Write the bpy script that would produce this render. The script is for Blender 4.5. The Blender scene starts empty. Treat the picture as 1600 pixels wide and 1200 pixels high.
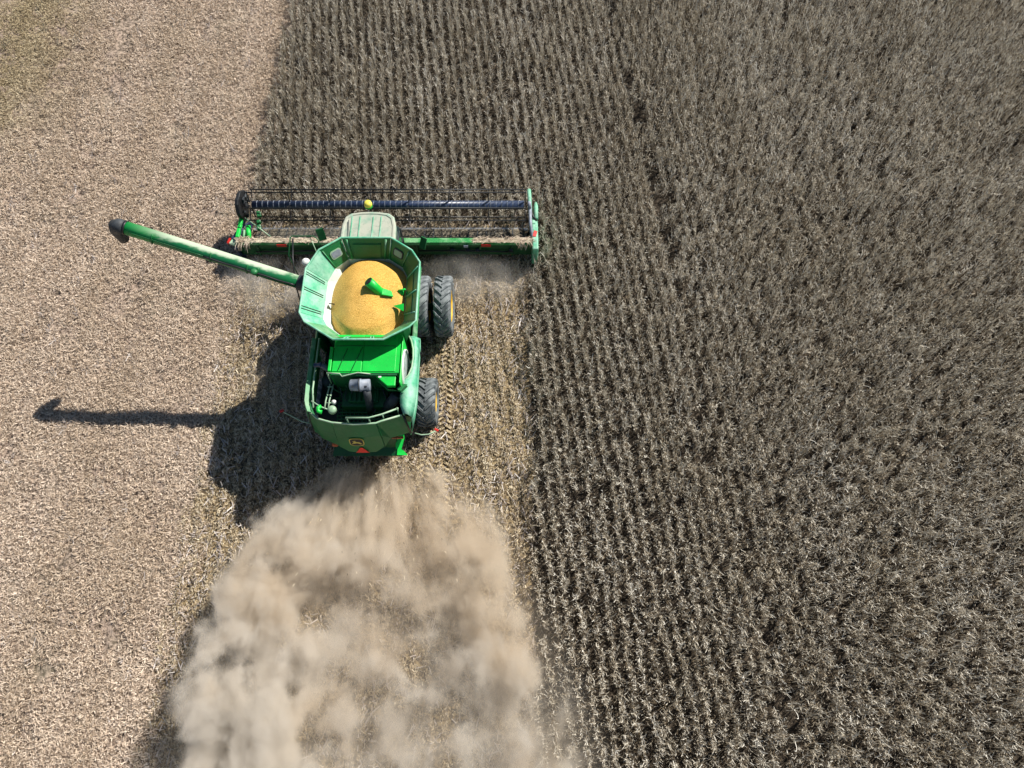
import bpy, bmesh, math, random
import numpy as np
from mathutils import Vector, Matrix, Euler

random.seed(7)
rng = np.random.default_rng(11)
sc = bpy.context.scene
R = math.radians

# ------------------------------------------------------------------ camera, sky, sun
cam_d = bpy.data.cameras.new('camera')
cam_d.sensor_width = 36.0
cam_d.lens = 24.975
cam_d.clip_end = 6000
cam = bpy.data.objects.new('camera', cam_d)
sc.collection.objects.link(cam)
cam.location = (0, 0, 22)
cam.rotation_euler = (R(25), 0, 0)
sc.camera = cam

SUN_EL, SUN_AZ = 43.4, 50.7            # azimuth measured from +Y towards +X
world = bpy.data.worlds.new('World')
sc.world = world
world.use_nodes = True
wn = world.node_tree
sky = wn.nodes.new('ShaderNodeTexSky')
sky.sky_type = 'NISHITA'
sky.sun_disc = False
sky.sun_elevation = R(SUN_EL)
sky.sun_rotation = R(SUN_AZ)
sky.air_density = 1.3
sky.dust_density = 0.2
sky.ozone_density = 2.5
wn.links.new(sky.outputs[0], wn.nodes['Background'].inputs[0])
wn.nodes['Background'].inputs[1].default_value = 0.05

sun_d = bpy.data.lights.new('sun', 'SUN')
sun_d.energy = 5.0
sun_d.angle = R(0.5)
sun_d.color = (1.0, 0.955, 0.88)
sun = bpy.data.objects.new('sun', sun_d)
sc.collection.objects.link(sun)
sv = Vector((math.sin(R(SUN_AZ)) * math.cos(R(SUN_EL)), math.cos(R(SUN_AZ)) * math.cos(R(SUN_EL)), math.sin(R(SUN_EL))))
sun.rotation_euler = (-sv).to_track_quat('-Z', 'Y').to_euler()
sun.location = (20, 25, 30)

sc.view_settings.view_transform = 'Standard'
sc.view_settings.look = 'None'
sc.view_settings.gamma = 1
sc.view_settings.exposure = 0.55
sc.view_settings.use_curve_mapping = False
sc.cycles.use_denoising = True
sc.cycles.max_bounces = 6
sc.cycles.diffuse_bounces = 3
sc.cycles.volume_bounces = 4
sc.cycles.volume_step_rate = 0.5
sc.cycles.volume_max_steps = 256
sc.cycles.use_adaptive_sampling = True
sc.cycles.adaptive_threshold = 0.012

# ------------------------------------------------------------------ node helpers
class NT:
    def __init__(s, name, volume=False):
        s.m = bpy.data.materials.new(name)
        s.m.use_nodes = True
        s.t = s.m.node_tree
        s.t.nodes.clear()
        s.out = s.t.nodes.new('ShaderNodeOutputMaterial')
    def n(s, kind, **kw):
        x = s.t.nodes.new(kind)
        for k, v in kw.items():
            setattr(x, k, v)
        return x
    def put(s, sock, v):
        if hasattr(v, 'node'):
            s.t.links.new(v, sock)
        else:
            sock.default_value = v
    def math(s, op, a, b=None, c=None, clamp=False):
        x = s.n('ShaderNodeMath', operation=op, use_clamp=clamp)
        s.put(x.inputs[0], a)
        if b is not None: s.put(x.inputs[1], b)
        if c is not None: s.put(x.inputs[2], c)
        return x.outputs[0]
    def ss(s, v, a, b, lo=0.0, hi=1.0):
        x = s.n('ShaderNodeMapRange', interpolation_type='SMOOTHSTEP')
        s.put(x.inputs[0], v); s.put(x.inputs[1], a); s.put(x.inputs[2], b); s.put(x.inputs[3], lo); s.put(x.inputs[4], hi)
        return x.outputs[0]
    def noise(s, vec, scale, detail=3.0, rough=0.55, dist=0.0):
        x = s.n('ShaderNodeTexNoise')
        if vec is not None: s.put(x.inputs['Vector'], vec)
        x.inputs['Scale'].default_value = scale
        x.inputs['Detail'].default_value = detail
        x.inputs['Roughness'].default_value = rough
        x.inputs['Distortion'].default_value = dist
        return x.outputs[0]
    def mix(s, f, a, b, mode='MIX'):
        x = s.n('ShaderNodeMix', data_type='RGBA', blend_type=mode)
        s.put(x.inputs[0], f)
        s.put(x.inputs[6], a if hasattr(a, 'node') else (*a, 1)); s.put(x.inputs[7], b if hasattr(b, 'node') else (*b, 1))
        return x.outputs[2]
    def vmul(s, v, k):
        x = s.n('ShaderNodeVectorMath', operation='MULTIPLY')
        s.put(x.inputs[0], v); x.inputs[1].default_value = k
        return x.outputs[0]
    def sep(s, v):
        x = s.n('ShaderNodeSeparateXYZ'); s.put(x.inputs[0], v)
        return x.outputs
    def objco(s):
        return s.n('ShaderNodeTexCoord').outputs['Object']
    def bsdf(s, col, rough=0.6, metal=0.0, spec=0.5, bump=None, bd=0.01, **kw):
        b = s.n('ShaderNodeBsdfPrincipled')
        s.put(b.inputs['Base Color'], col if hasattr(col, 'node') else (*col, 1))
        s.put(b.inputs['Roughness'], rough)
        b.inputs['Metallic'].default_value = metal
        b.inputs['Specular IOR Level'].default_value = spec
        if bump is not None:
            x = s.n('ShaderNodeBump')
            x.inputs['Strength'].default_value = 1.0
            x.inputs['Distance'].default_value = bd
            s.put(x.inputs['Height'], bump)
            s.t.links.new(x.outputs[0], b.inputs['Normal'])
        s.t.links.new(b.outputs[0], s.out.inputs['Surface'])
        return b

def paint(name, col, dust=0.3, dcol=(0.40, 0.42, 0.30), rough=0.42, scale=2.2, fade=(0, 0, 0)):
    """weathered machine paint with dust lying on it"""
    N = NT(name)
    co = N.objco()
    g = N.n('ShaderNodeNewGeometry')
    nz = N.sep(g.outputs['Normal'])[2]
    a = N.noise(co, scale, 4, 0.6)
    b = N.noise(co, 11, 3, 0.6)
    up = N.ss(nz, -0.2, 0.9, 0.25, 1.0)
    d = N.math('ADD', N.math('MULTIPLY', a, 1.1), N.math('MULTIPLY', b, 0.35))
    d = N.ss(d, 1.05 - dust * 0.9, 1.55 - dust * 0.9)
    d = N.math('MULTIPLY', d, up)
    d = N.math('MULTIPLY', d, min(1.0, 0.25 + dust), clamp=True)
    c0 = N.mix(N.ss(N.noise(co, 0.9, 2), 0.35, 0.7), tuple(x * 0.85 for x in col), tuple(min(1, x * 1.15) for x in col))
    c = N.mix(d, c0, dcol)
    gr = N.math('MULTIPLY', N.ss(N.noise(N.vmul(co, (9.0, 9.0, 2.2)), 1.0, 5, 0.7), 0.52, 0.72), 0.45)
    c = N.mix(gr, c, tuple(x * 0.35 + 0.02 for x in col))
    sp = N.math('MULTIPLY', N.ss(N.noise(co, 38, 2, 0.6), 0.66, 0.74), N.math('MULTIPLY', up, 0.55))
    c = N.mix(sp, c, (0.40, 0.34, 0.24))
    N.bsdf(c, N.math('ADD', rough, N.math('MULTIPLY', d, 0.35)), spec=0.4, bump=N.noise(co, 5, 2), bd=0.004)
    return N.m

def plain(name, col, rough=0.6, metal=0.0, spec=0.4, var=0.25, scale=6):
    N = NT(name)
    co = N.objco()
    f = N.ss(N.noise(co, scale, 4), 0.3, 0.7)
    c = N.mix(f, tuple(x * (1 - var) for x in col), tuple(min(1, x * (1 + var)) for x in col))
    N.bsdf(c, rough, metal, spec)
    return N.m

M = {}
M['green'] = paint('green_paint', (0.010, 0.155, 0.04), 0.40, (0.17, 0.22, 0.15))
M['deck'] = paint('bright_green_paint', (0.008, 0.56, 0.06), 0.06)
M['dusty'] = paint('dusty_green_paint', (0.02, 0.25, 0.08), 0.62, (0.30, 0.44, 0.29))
M['pale'] = paint('sunlit_dusty_green_paint', (0.07, 0.40, 0.22), 0.66, (0.37, 0.60, 0.46))  # dust, with sunlit brightness painted into the tone as well
M['darkgreen'] = paint('dull_green_paint', (0.008, 0.10, 0.03), 0.35, (0.12, 0.15, 0.10))
M['shade'] = paint('shaded_green_paint', (0.006, 0.075, 0.022), 0.25, (0.07, 0.09, 0.06))  # darker copy of the green: shade on header back and spreader painted in
M['roof'] = paint('dusty_cab_roof', (0.20, 0.38, 0.27), 0.80, (0.42, 0.43, 0.345), scale=2.4)
M['rail'] = paint('pale_green_rail', (0.30, 0.47, 0.30), 0.5, (0.5, 0.52, 0.4))
M['black'] = plain('black_steel', (0.014, 0.015, 0.017), 0.45)
M['soot'] = plain('dusty_black_plastic', (0.045, 0.05, 0.055), 0.6)
M['blue'] = plain('dark_blue_black_steel', (0.022, 0.038, 0.085), 0.4, spec=0.6)
M['grey'] = plain('grey_plastic', (0.26, 0.29, 0.34), 0.5)
M['exhaust'] = plain('heat_dulled_steel', (0.12, 0.13, 0.16), 0.45, 0.6)
M['steel'] = plain('bare_steel', (0.5, 0.5, 0.48), 0.35, 0.8)
M['yellow'] = paint('yellow_paint', (0.78, 0.47, 0.012), 0.5, (0.36, 0.29, 0.18))
M['dome'] = paint('receiver_yellow', (0.85, 0.74, 0.10), 0.12, (0.6, 0.55, 0.4))
M['red'] = plain('red_reflector', (0.52, 0.025, 0.018), 0.35, var=0.15)
M['amber'] = plain('dull_orange_lens', (0.42, 0.10, 0.03), 0.5, var=0.15)
M['orange'] = plain('orange_red_fluorescent', (0.85, 0.035, 0.02), 0.5, var=0.05)
M['white'] = plain('white_plastic', (0.72, 0.72, 0.68), 0.5, var=0.1)
M['rubber'] = None
M['glass'] = plain('tinted_cab_glass', (0.02, 0.035, 0.03), 0.08, spec=0.8)
M['wiremesh'] = plain('grey_perforated_screen', (0.42, 0.48, 0.46), 0.5, 0.3)
M['badgeyellow'] = plain('badge_yellow', (0.62, 0.52, 0.10), 0.5, var=0.05)

N = NT('tyre_rubber')
co = N.objco()
f = N.ss(N.noise(co, 3.5, 4), 0.35, 0.7)
N.bsdf(N.mix(f, (0.06, 0.07, 0.076), (0.24, 0.26, 0.265)), 0.75, spec=0.3, bump=N.noise(co, 30, 2), bd=0.004)
M['rubber'] = N.m

N = NT('beam_green_with_chaff')
co = N.objco()
x_ = N.sep(co)[0]
g = N.n('ShaderNodeNewGeometry')
nz = N.sep(g.outputs['Normal'])[2]
k = N.math('ADD', x_, N.math('MULTIPLY', N.math('SUBTRACT', N.noise(co, 3.0, 4), 0.5), 2.2))
left = N.ss(k, -1.2, -0.2, 1.0, 0.0)
right = N.ss(k, 2.5, 3.3)
d = N.math('MULTIPLY', N.math('MAXIMUM', left, right), N.ss(nz, 0.2, 0.8))
fine = N.noise(co, 26, 3)
c = N.mix(N.ss(fine, 0.3, 0.7), (0.36, 0.32, 0.21), (0.62, 0.56, 0.42))
c = N.mix(d, N.mix(N.ss(N.noise(co, 2.4, 4), 0.4, 0.62), (0.012, 0.25, 0.05), (0.16, 0.40, 0.17)), c)
N.bsdf(c, 0.6, bump=fine, bd=0.03)
M['beam'] = N.m

# ------------------------------------------------------------------ mesh helpers
class MB:
    def __init__(s):
        s.v = []; s.f = []; s.sm = []
    def add(s, vs, fs, smooth=False):
        o = len(s.v)
        s.v += [tuple(v) for v in vs]
        for f in fs:
            s.f.append(tuple(i + o for i in f)); s.sm.append(smooth)
        return s
    def box(s, x0, x1, y0, y1, z0, z1):
        vs = [(x, y, z) for z in (z0, z1) for y in (y0, y1) for x in (x0, x1)]
        return s.add(vs, [(0, 2, 3, 1), (4, 5, 7, 6), (0, 1, 5, 4), (2, 6, 7, 3), (0, 4, 6, 2), (1, 3, 7, 5)])
    def obox(s, c, size, rot):
        m = Euler(rot).to_matrix()
        h = Vector(size) / 2
        vs = [Vector(c) + m @ Vector((sx * h.x, sy * h.y, sz * h.z)) for sz in (-1, 1) for sy in (-1, 1) for sx in (-1, 1)]
        return s.add(vs, [(0, 2, 3, 1), (4, 5, 7, 6), (0, 1, 5, 4), (2, 6, 7, 3), (0, 4, 6, 2), (1, 3, 7, 5)])
    def tube(s, pts, r, seg=8, cap=True, radii=None):
        pts = [Vector(p) for p in pts]
        n = len(pts)
        rings = []
        prev = None
        for i, p in enumerate(pts):
            t = (pts[min(i + 1, n - 1)] - pts[max(i - 1, 0)]).normalized()
            if prev is None:
                a = Vector((0, 0, 1)) if abs(t.z) < 0.9 else Vector((1, 0, 0))
                u = t.cross(a).normalized()
            else:
                u = (prev - t * prev.dot(t)).normalized()
            prev = u
            w = t.cross(u)
            rr = radii[i] if radii else r
            rings.append([p + u * (rr * math.cos(2 * math.pi * k / seg)) + w * (rr * math.sin(2 * math.pi * k / seg)) for k in range(seg)])
        vs = [v for rg in rings for v in rg]
        fs = []
        for i in range(n - 1):
            for k in range(seg):
                fs.append((i * seg + k, i * seg + (k + 1) % seg, (i + 1) * seg + (k + 1) % seg, (i + 1) * seg + k))
        s.add(vs, fs, True)
        if cap:
            o = len(s.v) - len(vs)
            s.f.append(tuple(o + k for k in reversed(range(seg)))); s.sm.append(False)
            s.f.append(tuple(o + (n - 1) * seg + k for k in range(seg))); s.sm.append(False)
        return s
    def lathe(s, prof, c, axis='x', seg=32, close=False):
        """prof: list of (radius, along); axis x or z"""
        vs = []
        for (r, a) in prof:
            for k in range(seg):
                t = 2 * math.pi * k / seg
                if axis == 'x':
                    vs.append((c[0] + a, c[1] + r * math.cos(t), c[2] + r * math.sin(t)))
                elif axis == 'y':
                    vs.append((c[0] + r * math.cos(t), c[1] + a, c[2] + r * math.sin(t)))
                else:
                    vs.append((c[0] + r * math.cos(t), c[1] + r * math.sin(t), c[2] + a))
        fs = []
        m = len(prof)
        for i in range(m - 1 + (1 if close else 0)):
            j = (i + 1) % m
            for k in range(seg):
                fs.append((i * seg + k, i * seg + (k + 1) % seg, j * seg + (k + 1) % seg, j * seg + k))
        return s.add(vs, fs, True)
    def slab(s, poly, t):
        """polygon of 3d points, thickened by t along its normal (both sides half)"""
        p = [Vector(q) for q in poly]
        nrm = Vector((0, 0, 0))
        for i in range(len(p)):
            a, b = p[i], p[(i + 1) % len(p)]
            nrm += a.cross(b)
        nrm.normalize()
        n = len(p)
        vs = [q + nrm * t / 2 for q in p] + [q - nrm * t / 2 for q in p]
        fs = [tuple(range(n)), tuple(reversed(range(n, 2 * n)))]
        for i in range(n):
            j = (i + 1) % n
            fs.append((i, i + n, j + n, j))
        return s.add(vs, fs)
    def prism(s, poly, axis, a0, a1):
        """2d polygon extruded along an axis ('x': poly is (y,z); 'z': (x,y); 'y': (x,z))"""
        def P(q, a):
            return {'x': (a, q[0], q[1]), 'y': (q[0], a, q[1]), 'z': (q[0], q[1], a)}[axis]
        n = len(poly)
        vs = [P(q, a0) for q in poly] + [P(q, a1) for q in poly]
        fs = [tuple(reversed(range(n))), tuple(range(n, 2 * n))]
        for i in range(n):
            j = (i + 1) % n
            fs.append((i, j, j + n, i + n))
        return s.add(vs, fs)
    def loft(s, rows, smooth=False, closed=False):
        m = len(rows[0])
        vs = [q for r in rows for q in r]
        fs = []
        for i in range(len(rows) - 1):
            for k in range(m if closed else m - 1):
                k2 = (k + 1) % m
                fs.append((i * m + k, i * m + k2, (i + 1) * m + k2, (i + 1) * m + k))
        return s.add(vs, fs, smooth)
    def mesh(s, name, mat):
        me = bpy.data.meshes.new(name)
        me.from_pydata(s.v, [], s.f)
        me.polygons.foreach_set('use_smooth', s.sm)
        bm = bmesh.new(); bm.from_mesh(me)
        bmesh.ops.recalc_face_normals(bm, faces=bm.faces)
        bm.to_mesh(me); bm.free()
        me.materials.append(mat)
        return me
    def build(s, name, mat, parent=None, bevel=0.0, thick=0.0):
        o = bpy.data.objects.new(name, s.mesh(name, mat))
        sc.collection.objects.link(o)
        if parent is not None: o.parent = parent
        if thick:
            md = o.modifiers.new('thickness', 'SOLIDIFY'); md.thickness = thick; md.offset = 0
        if bevel:
            md = o.modifiers.new('bevel', 'BEVEL'); md.width = bevel; md.segments = 2; md.limit_method = 'ANGLE'; md.angle_limit = R(40)
            md.use_clamp_overlap = True
        return o

def copy(o, parent, name=None):
    c = o.copy(); sc.collection.objects.link(c); c.parent = parent
    return c

# ------------------------------------------------------------------ terrain
def vnoise(x, y, seed=0):
    xi = np.floor(x).astype(np.int64); yi = np.floor(y).astype(np.int64)
    fx = x - xi; fy = y - yi
    fx = fx * fx * (3 - 2 * fx); fy = fy * fy * (3 - 2 * fy)
    def h(a, b):
        n = (a * 374761393 + b * 668265263 + seed * 974634777) & 0xffffffff
        n = ((n ^ (n >> 13)) * 1274126177) & 0xffffffff
        return ((n ^ (n >> 16)) & 0xffff) / 65535.0
    return (h(xi, yi) * (1 - fx) + h(xi + 1, yi) * fx) * (1 - fy) + (h(xi, yi + 1) * (1 - fx) + h(xi + 1, yi + 1) * fx) * fy
def fbm(x, y, o=4, seed=0):
    s = 0; a = 0.5; t = 0
    for i in range(o):
        s = s + a * vnoise(x, y, seed + i); t += a; a *= 0.5; x = x * 2.03 + 11.3; y = y * 2.03 + 4.7
    return s / t

ROW_ANG = R(6.5)                       # the rows lean left of the direction of travel
rdir = np.array([-math.sin(ROW_ANG), math.cos(ROW_ANG)])
rnor = np.array([math.cos(ROW_ANG), math.sin(ROW_ANG)])
CUT_L, CUT_R, CUT_Y = -9.98, 0.62, 17.0

def cut_left(y):   # ragged edges of the crop still standing
    return CUT_L + 0.22 * (fbm(y * 0.9, y * 0 + 3.1, 3, 5) - 0.5) * 2
def cut_right(y):
    return CUT_R + 0.16 * (fbm(y * 0.8, y * 0 + 8.3, 3, 9) - 0.5) * 2

X0, X1, Y0, Y1, ST = -29.0, 29.0, -7.0, 36.0, 0.085
nx, ny = int((X1 - X0) / ST) + 1, int((Y1 - Y0) / ST) + 1
gx, gy = np.meshgrid(np.linspace(X0, X1, nx), np.linspace(Y0, Y1, ny))
edge = np.clip(np.minimum.reduce([gx - X0, X1 - gx, gy - Y0, Y1 - gy]) / 1.5, 0, 1)
gz = (fbm(gx * 7.5, gy * 7.5, 2, 21) - 0.5) * 0.15 * (0.45 + 1.1 * fbm(gx * 0.6, gy * 0.6, 2, 61)) + (fbm(gx * 0.7, gy * 0.7, 3, 31) - 0.5) * 0.10
# older wheel marks in the chaff on the left
for xc in (-22.6, -19.4, -16.9, -13.8):
    gz -= 0.05 * np.exp(-((gx - xc - 0.35 * (fbm(gy * 0.15, gy * 0, 2, 3) - 0.5)) / 0.28) ** 2)
gz = gz * edge
V = np.column_stack([gx.ravel(), gy.ravel(), gz.ravel()])
idx = np.arange(nx * ny).reshape(ny, nx)
F = np.column_stack([idx[:-1, :-1].ravel(), idx[:-1, 1:].ravel(), idx[1:, 1:].ravel(), idx[1:, :-1].ravel()])
# skirt out to the horizon
B = 2500.0
extra = np.array([(X0, Y0, 0), (X1, Y0, 0), (X1, Y1, 0), (X0, Y1, 0), (-B, -B, 0), (B, -B, 0), (B, B, 0), (-B, B, 0)], float)
o4 = len(V)
V = np.vstack([V, extra])
bot, top_, lef, rig = idx[0], idx[-1], idx[:, 0], idx[:, -1]
faces = F.tolist()
a = o4
faces.append([int(a + 4), int(a + 5)] + [int(i) for i in bot[::-1]])
faces.append([int(a + 5), int(a + 6)] + [int(i) for i in rig[::-1]])
faces.append([int(a + 6), int(a + 7)] + [int(i) for i in top_])
faces.append([int(a + 7), int(a + 4)] + [int(i) for i in lef])
gme = bpy.data.meshes.new('ground')
gme.from_pydata(V.tolist(), [], faces)
gme.polygons.foreach_set('use_smooth', [True] * len(faces))

# zones: r = chaff cover, g = fresh stubble, b = standing crop
vx, vy = V[:, 0], V[:, 1]
wob = (fbm(vx * 1.2, vy * 1.2, 3, 71) - 0.5) * 0.8
cl = cut_left(vy); cr = cut_right(vy)
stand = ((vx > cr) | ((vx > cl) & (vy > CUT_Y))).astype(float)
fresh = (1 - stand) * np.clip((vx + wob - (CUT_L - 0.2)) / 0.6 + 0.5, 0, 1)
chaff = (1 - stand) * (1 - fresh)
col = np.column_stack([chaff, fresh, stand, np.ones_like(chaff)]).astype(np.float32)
at = gme.color_attributes.new('zone', 'FLOAT_COLOR', 'POINT')
at.data.foreach_set('color', col.ravel())

N = NT('field_soil')
co = N.n('ShaderNodeNewGeometry').outputs['Position']
z = N.n('ShaderNodeAttribute', attribute_name='zone')
zr, zg, zb = N.n('ShaderNodeSeparateColor'), None, None
N.t.links.new(z.outputs['Color'], zr.inputs[0])
cr_, cg_, cb_ = zr.outputs
n1 = N.noise(co, 9, 4, 0.65)
n2 = N.noise(co, 0.45, 3)
n3 = N.noise(co, 24, 3, 0.7)
ch = N.mix(N.ss(n1, 0.36, 0.62), (0.08, 0.058, 0.043), (0.43, 0.33, 0.26))
ch = N.mix(N.ss(n2, 0.42, 0.72, 0, 0.35), ch, (0.27, 0.25, 0.17))
st = N.mix(N.ss(n1, 0.38, 0.64), (0.05, 0.038, 0.028), (0.36, 0.27, 0.15))
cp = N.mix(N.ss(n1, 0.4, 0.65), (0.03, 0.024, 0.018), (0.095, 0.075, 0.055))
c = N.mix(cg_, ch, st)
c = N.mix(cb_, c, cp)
N.bsdf(c, 0.95, spec=0.1, bump=N.math('ADD', n1, N.math('MULTIPLY', n3, 0.5)), bd=0.05)
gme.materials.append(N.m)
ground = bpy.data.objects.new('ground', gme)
sc.collection.objects.link(ground)
ground['kind'] = 'structure'
ground['label'] = 'harvested field soil under chaff, stubble and the standing crop'
ground['category'] = 'ground'

def gh(x, y):
    """height of the ground sheet"""
    i = np.clip(((x - X0) / ST).round().astype(int), 0, nx - 1)
    j = np.clip(((y - Y0) / ST).round().astype(int), 0, ny - 1)
    return gz[j, i]

# ------------------------------------------------------------------ scattered field cover (geometry nodes on points)
def scatter(name, pts, rot, scl, vid, meshes, label, cat):
    coll = bpy.data.collections.new(name + '_pieces')
    for i, me in enumerate(meshes):
        o = bpy.data.objects.new('%s_piece_%02d' % (name, i), me)
        coll.objects.link(o)
    me = bpy.data.meshes.new(name)
    me.vertices.add(len(pts))
    me.vertices.foreach_set('co', np.asarray(pts, np.float32).ravel())
    a = me.attributes.new('rot', 'FLOAT_VECTOR', 'POINT'); a.data.foreach_set('vector', np.asarray(rot, np.float32).ravel())
    a = me.attributes.new('scl', 'FLOAT_VECTOR', 'POINT'); a.data.foreach_set('vector', np.asarray(scl, np.float32).ravel())
    a = me.attributes.new('vid', 'INT', 'POINT'); a.data.foreach_set('value', np.asarray(vid, np.int32))
    ob = bpy.data.objects.new(name, me)
    sc.collection.objects.link(ob)
    t = bpy.data.node_groups.new(name, 'GeometryNodeTree')
    t.interface.new_socket('Geometry', in_out='INPUT', socket_type='NodeSocketGeometry')
    t.interface.new_socket('Geometry', in_out='OUTPUT', socket_type='NodeSocketGeometry')
    gi, go = t.nodes.new('NodeGroupInput'), t.nodes.new('NodeGroupOutput')
    ci = t.nodes.new('GeometryNodeCollectionInfo')
    ci.inputs['Collection'].default_value = coll
    ci.inputs['Separate Children'].default_value = True
    ci.inputs['Reset Children'].default_value = True
    ip = t.nodes.new('GeometryNodeInstanceOnPoints')
    ip.inputs['Pick Instance'].default_value = True
    def attr(n, dt):
        x = t.nodes.new('GeometryNodeInputNamedAttribute'); x.data_type = dt; x.inputs[0].default_value = n
        return [q for q in x.outputs if q.enabled and q.name == 'Attribute'][0]
    e2r = t.nodes.new('FunctionNodeEulerToRotation')
    t.links.new(attr('rot', 'FLOAT_VECTOR'), e2r.inputs[0])
    t.links.new(gi.outputs[0], ip.inputs['Points'])
    t.links.new(ci.outputs[0], ip.inputs['Instance'])
    t.links.new(e2r.outputs[0], ip.inputs['Rotation'])
    t.links.new(attr('scl', 'FLOAT_VECTOR'), ip.inputs['Scale'])
    t.links.new(attr('vid', 'INT'), ip.inputs['Instance Index'])
    t.links.new(ip.outputs[0], go.inputs[0])
    md = ob.modifiers.new('scatter', 'NODES'); md.node_group = t
    ob['kind'] = 'stuff'; ob['label'] = label; ob['category'] = cat
    return ob

def straw_mat(name, cols, rough=0.8, trans=0.25, field=True):
    """dry plant matter, each piece its own shade from a stored value"""
    N = NT(name)
    v = N.n('ShaderNodeAttribute', attribute_name='shade').outputs['Fac']
    r = N.n('ShaderNodeObjectInfo').outputs['Random']
    f = N.math('FRACT', N.math('ADD', v, N.math('MULTIPLY', r, 0.35)))
    ramp = N.n('ShaderNodeValToRGB')
    while len(ramp.color_ramp.elements) < len(cols):
        ramp.color_ramp.elements.new(0.5)
    for i, (p, c) in enumerate(cols):
        ramp.color_ramp.elements[i].position = p
        ramp.color_ramp.elements[i].color = (*c, 1)
    N.put(ramp.inputs[0], f)
    colr = ramp.outputs[0]
    if field:
        pos = N.n('ShaderNodeNewGeometry').outputs['Position']
        px_, py_, _ = N.sep(pos)
        w = N.ss(N.math('ADD', N.math('MULTIPLY', N.noise(pos, 0.22, 4, 0.6), 0.45), N.math('MULTIPLY', N.noise(N.vmul(pos, (1.0, 0.06, 1.0)), 0.9, 4, 0.6), 0.55)), 0.40, 0.62)
        colr = N.mix(w, N.mix(1.0, colr, (0.87, 0.85, 0.81), 'MULTIPLY'), colr)
        old = N.math('MULTIPLY', N.ss(px_, -17.5, -21.5), N.ss(N.math('ADD', py_, N.math('MULTIPLY', N.noise(pos, 0.5, 3), 8.0)), 22.0, 29.0))
        colr = N.mix(old, colr, N.mix(1.0, colr, (0.74, 0.74, 0.60), 'MULTIPLY'))
    b = N.bsdf(colr, rough, spec=0.2)
    tr = N.n('ShaderNodeBsdfTranslucent'); N.put(tr.inputs[0], colr)
    mx = N.n('ShaderNodeMixShader'); mx.inputs[0].default_value = trans
    N.t.links.new(b.outputs[0], mx.inputs[1]); N.t.links.new(tr.outputs[0], mx.inputs[2])
    N.t.links.new(mx.outputs[0], N.out.inputs['Surface'])
    return N.m

def strips_mesh(name, segs, mat):
    """segs: list of (polyline points, width, up-vector hint, shade); makes a mesh of narrow folded ribbons"""
    vs, fs, sh = [], [], []
    for pts, w, side, s in segs:
        o = len(vs)
        n = len(pts)
        side = Vector(side)
        for i, p in enumerate(pts):
            ww = w * (1.0 if i < n - 1 else 0.55)
            p = Vector(p)
            vs.append(tuple(p - side * ww / 2)); vs.append(tuple(p + side * ww / 2))
            sh += [s, s]
        for i in range(n - 1):
            fs.append((o + 2 * i, o + 2 * i + 1, o + 2 * i + 3, o + 2 * i + 2))
    me = bpy.data.meshes.new(name)
    me.from_pydata(vs, [], fs)
    a = me.attributes.new('shade', 'FLOAT', 'POINT')
    a.data.foreach_set('value', np.array(sh, np.float32))
    me.materials.append(mat)
    return me

def rnd(a, b): return random.uniform(a, b)

# chaff and chopped straw
m_chaff = straw_mat('chaff_straw', [(0.0, (0.10, 0.072, 0.052)), (0.16, (0.39, 0.30, 0.222)), (0.45, (0.69, 0.557, 0.435)), (1.0, (0.90, 0.77, 0.635))])
m_fresh = straw_mat('fresh_straw', [(0.0, (0.06, 0.045, 0.032)), (0.22, (0.32, 0.24, 0.15)), (0.55, (0.62, 0.505, 0.335)), (1.0, (0.88, 0.79, 0.62))])
m_stalk = straw_mat('pale_stalk', [(0.0, (0.50, 0.44, 0.41)), (0.5, (0.72, 0.66, 0.63)), (1.0, (0.86, 0.81, 0.78))])

def litter_patch(name, n, size, lmin, lmax, w, mat, lift=0.11):
    segs = []
    for i in range(n):
        x, y = rnd(-size / 2, size / 2), rnd(-size / 2, size / 2)
        a = rnd(0, 2 * math.pi); L = rnd(lmin, lmax); t = rnd(-0.7, 0.9)
        d = Vector((math.cos(a), math.sin(a), t))
        z = lift * random.random() ** 1.6
        p0 = Vector((x, y, z)); p1 = p0 + d * L
        p1.z = max(p1.z, 0.0)
        roll = rnd(-0.9, 0.9)
        side = Vector((-math.sin(a) * math.cos(roll), math.cos(a) * math.cos(roll), math.sin(roll)))
        if L > 0.12:
            mid = (p0 + p1) / 2 + side * rnd(-0.02, 0.02) + Vector((0, 0, rnd(0, 0.02)))
            segs.append(([p0, mid, p1], w * rnd(0.7, 1.4), side, random.random()))
        else:
            segs.append(([p0, p1], w * rnd(0.7, 1.5), side, random.random()))
    return strips_mesh(name, segs, mat)

chaff_meshes = [litter_patch('chaff_patch', 620, 1.0, 0.03, 0.115, 0.019, m_chaff) for i in range(7)]
px, py = np.meshgrid(np.arange(-30, CUT_L + 0.6, 0.52), np.arange(-7, 36, 0.52))
px = px.ravel() + rng.uniform(-.2, .2, px.size); py = py.ravel() + rng.uniform(-.2, .2, py.size)
band = 0
for xc, wd in ((-22.6, .8), (-19.4, .45), (-16.9, .5), (-13.8, .4)):
    band = band + np.exp(-((px - xc) / wd) ** 2)
keep = (px < cut_left(py) + 0.15) & (rng.random(px.size) < 1.22 - 0.75 * fbm(px * 0.3, py * 0.22, 3, 301) - 0.42 * band - 0.25 * np.clip(fbm(px * 0.9, py * 0.05, 3, 411) - 0.5, 0, 1) * 2)
px, py = px[keep], py[keep]
n = len(px)
scatter('chaff', np.column_stack([px, py, gh(px, py) - 0.005]), np.column_stack([np.zeros(n), np.zeros(n), rng.uniform(0, 6.28, n)]),
        np.ones((n, 3)), rng.integers(0, 7, n), chaff_meshes, 'pale beige chaff and chopped straw blanketing the earlier harvested strip', 'chaff')

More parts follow.
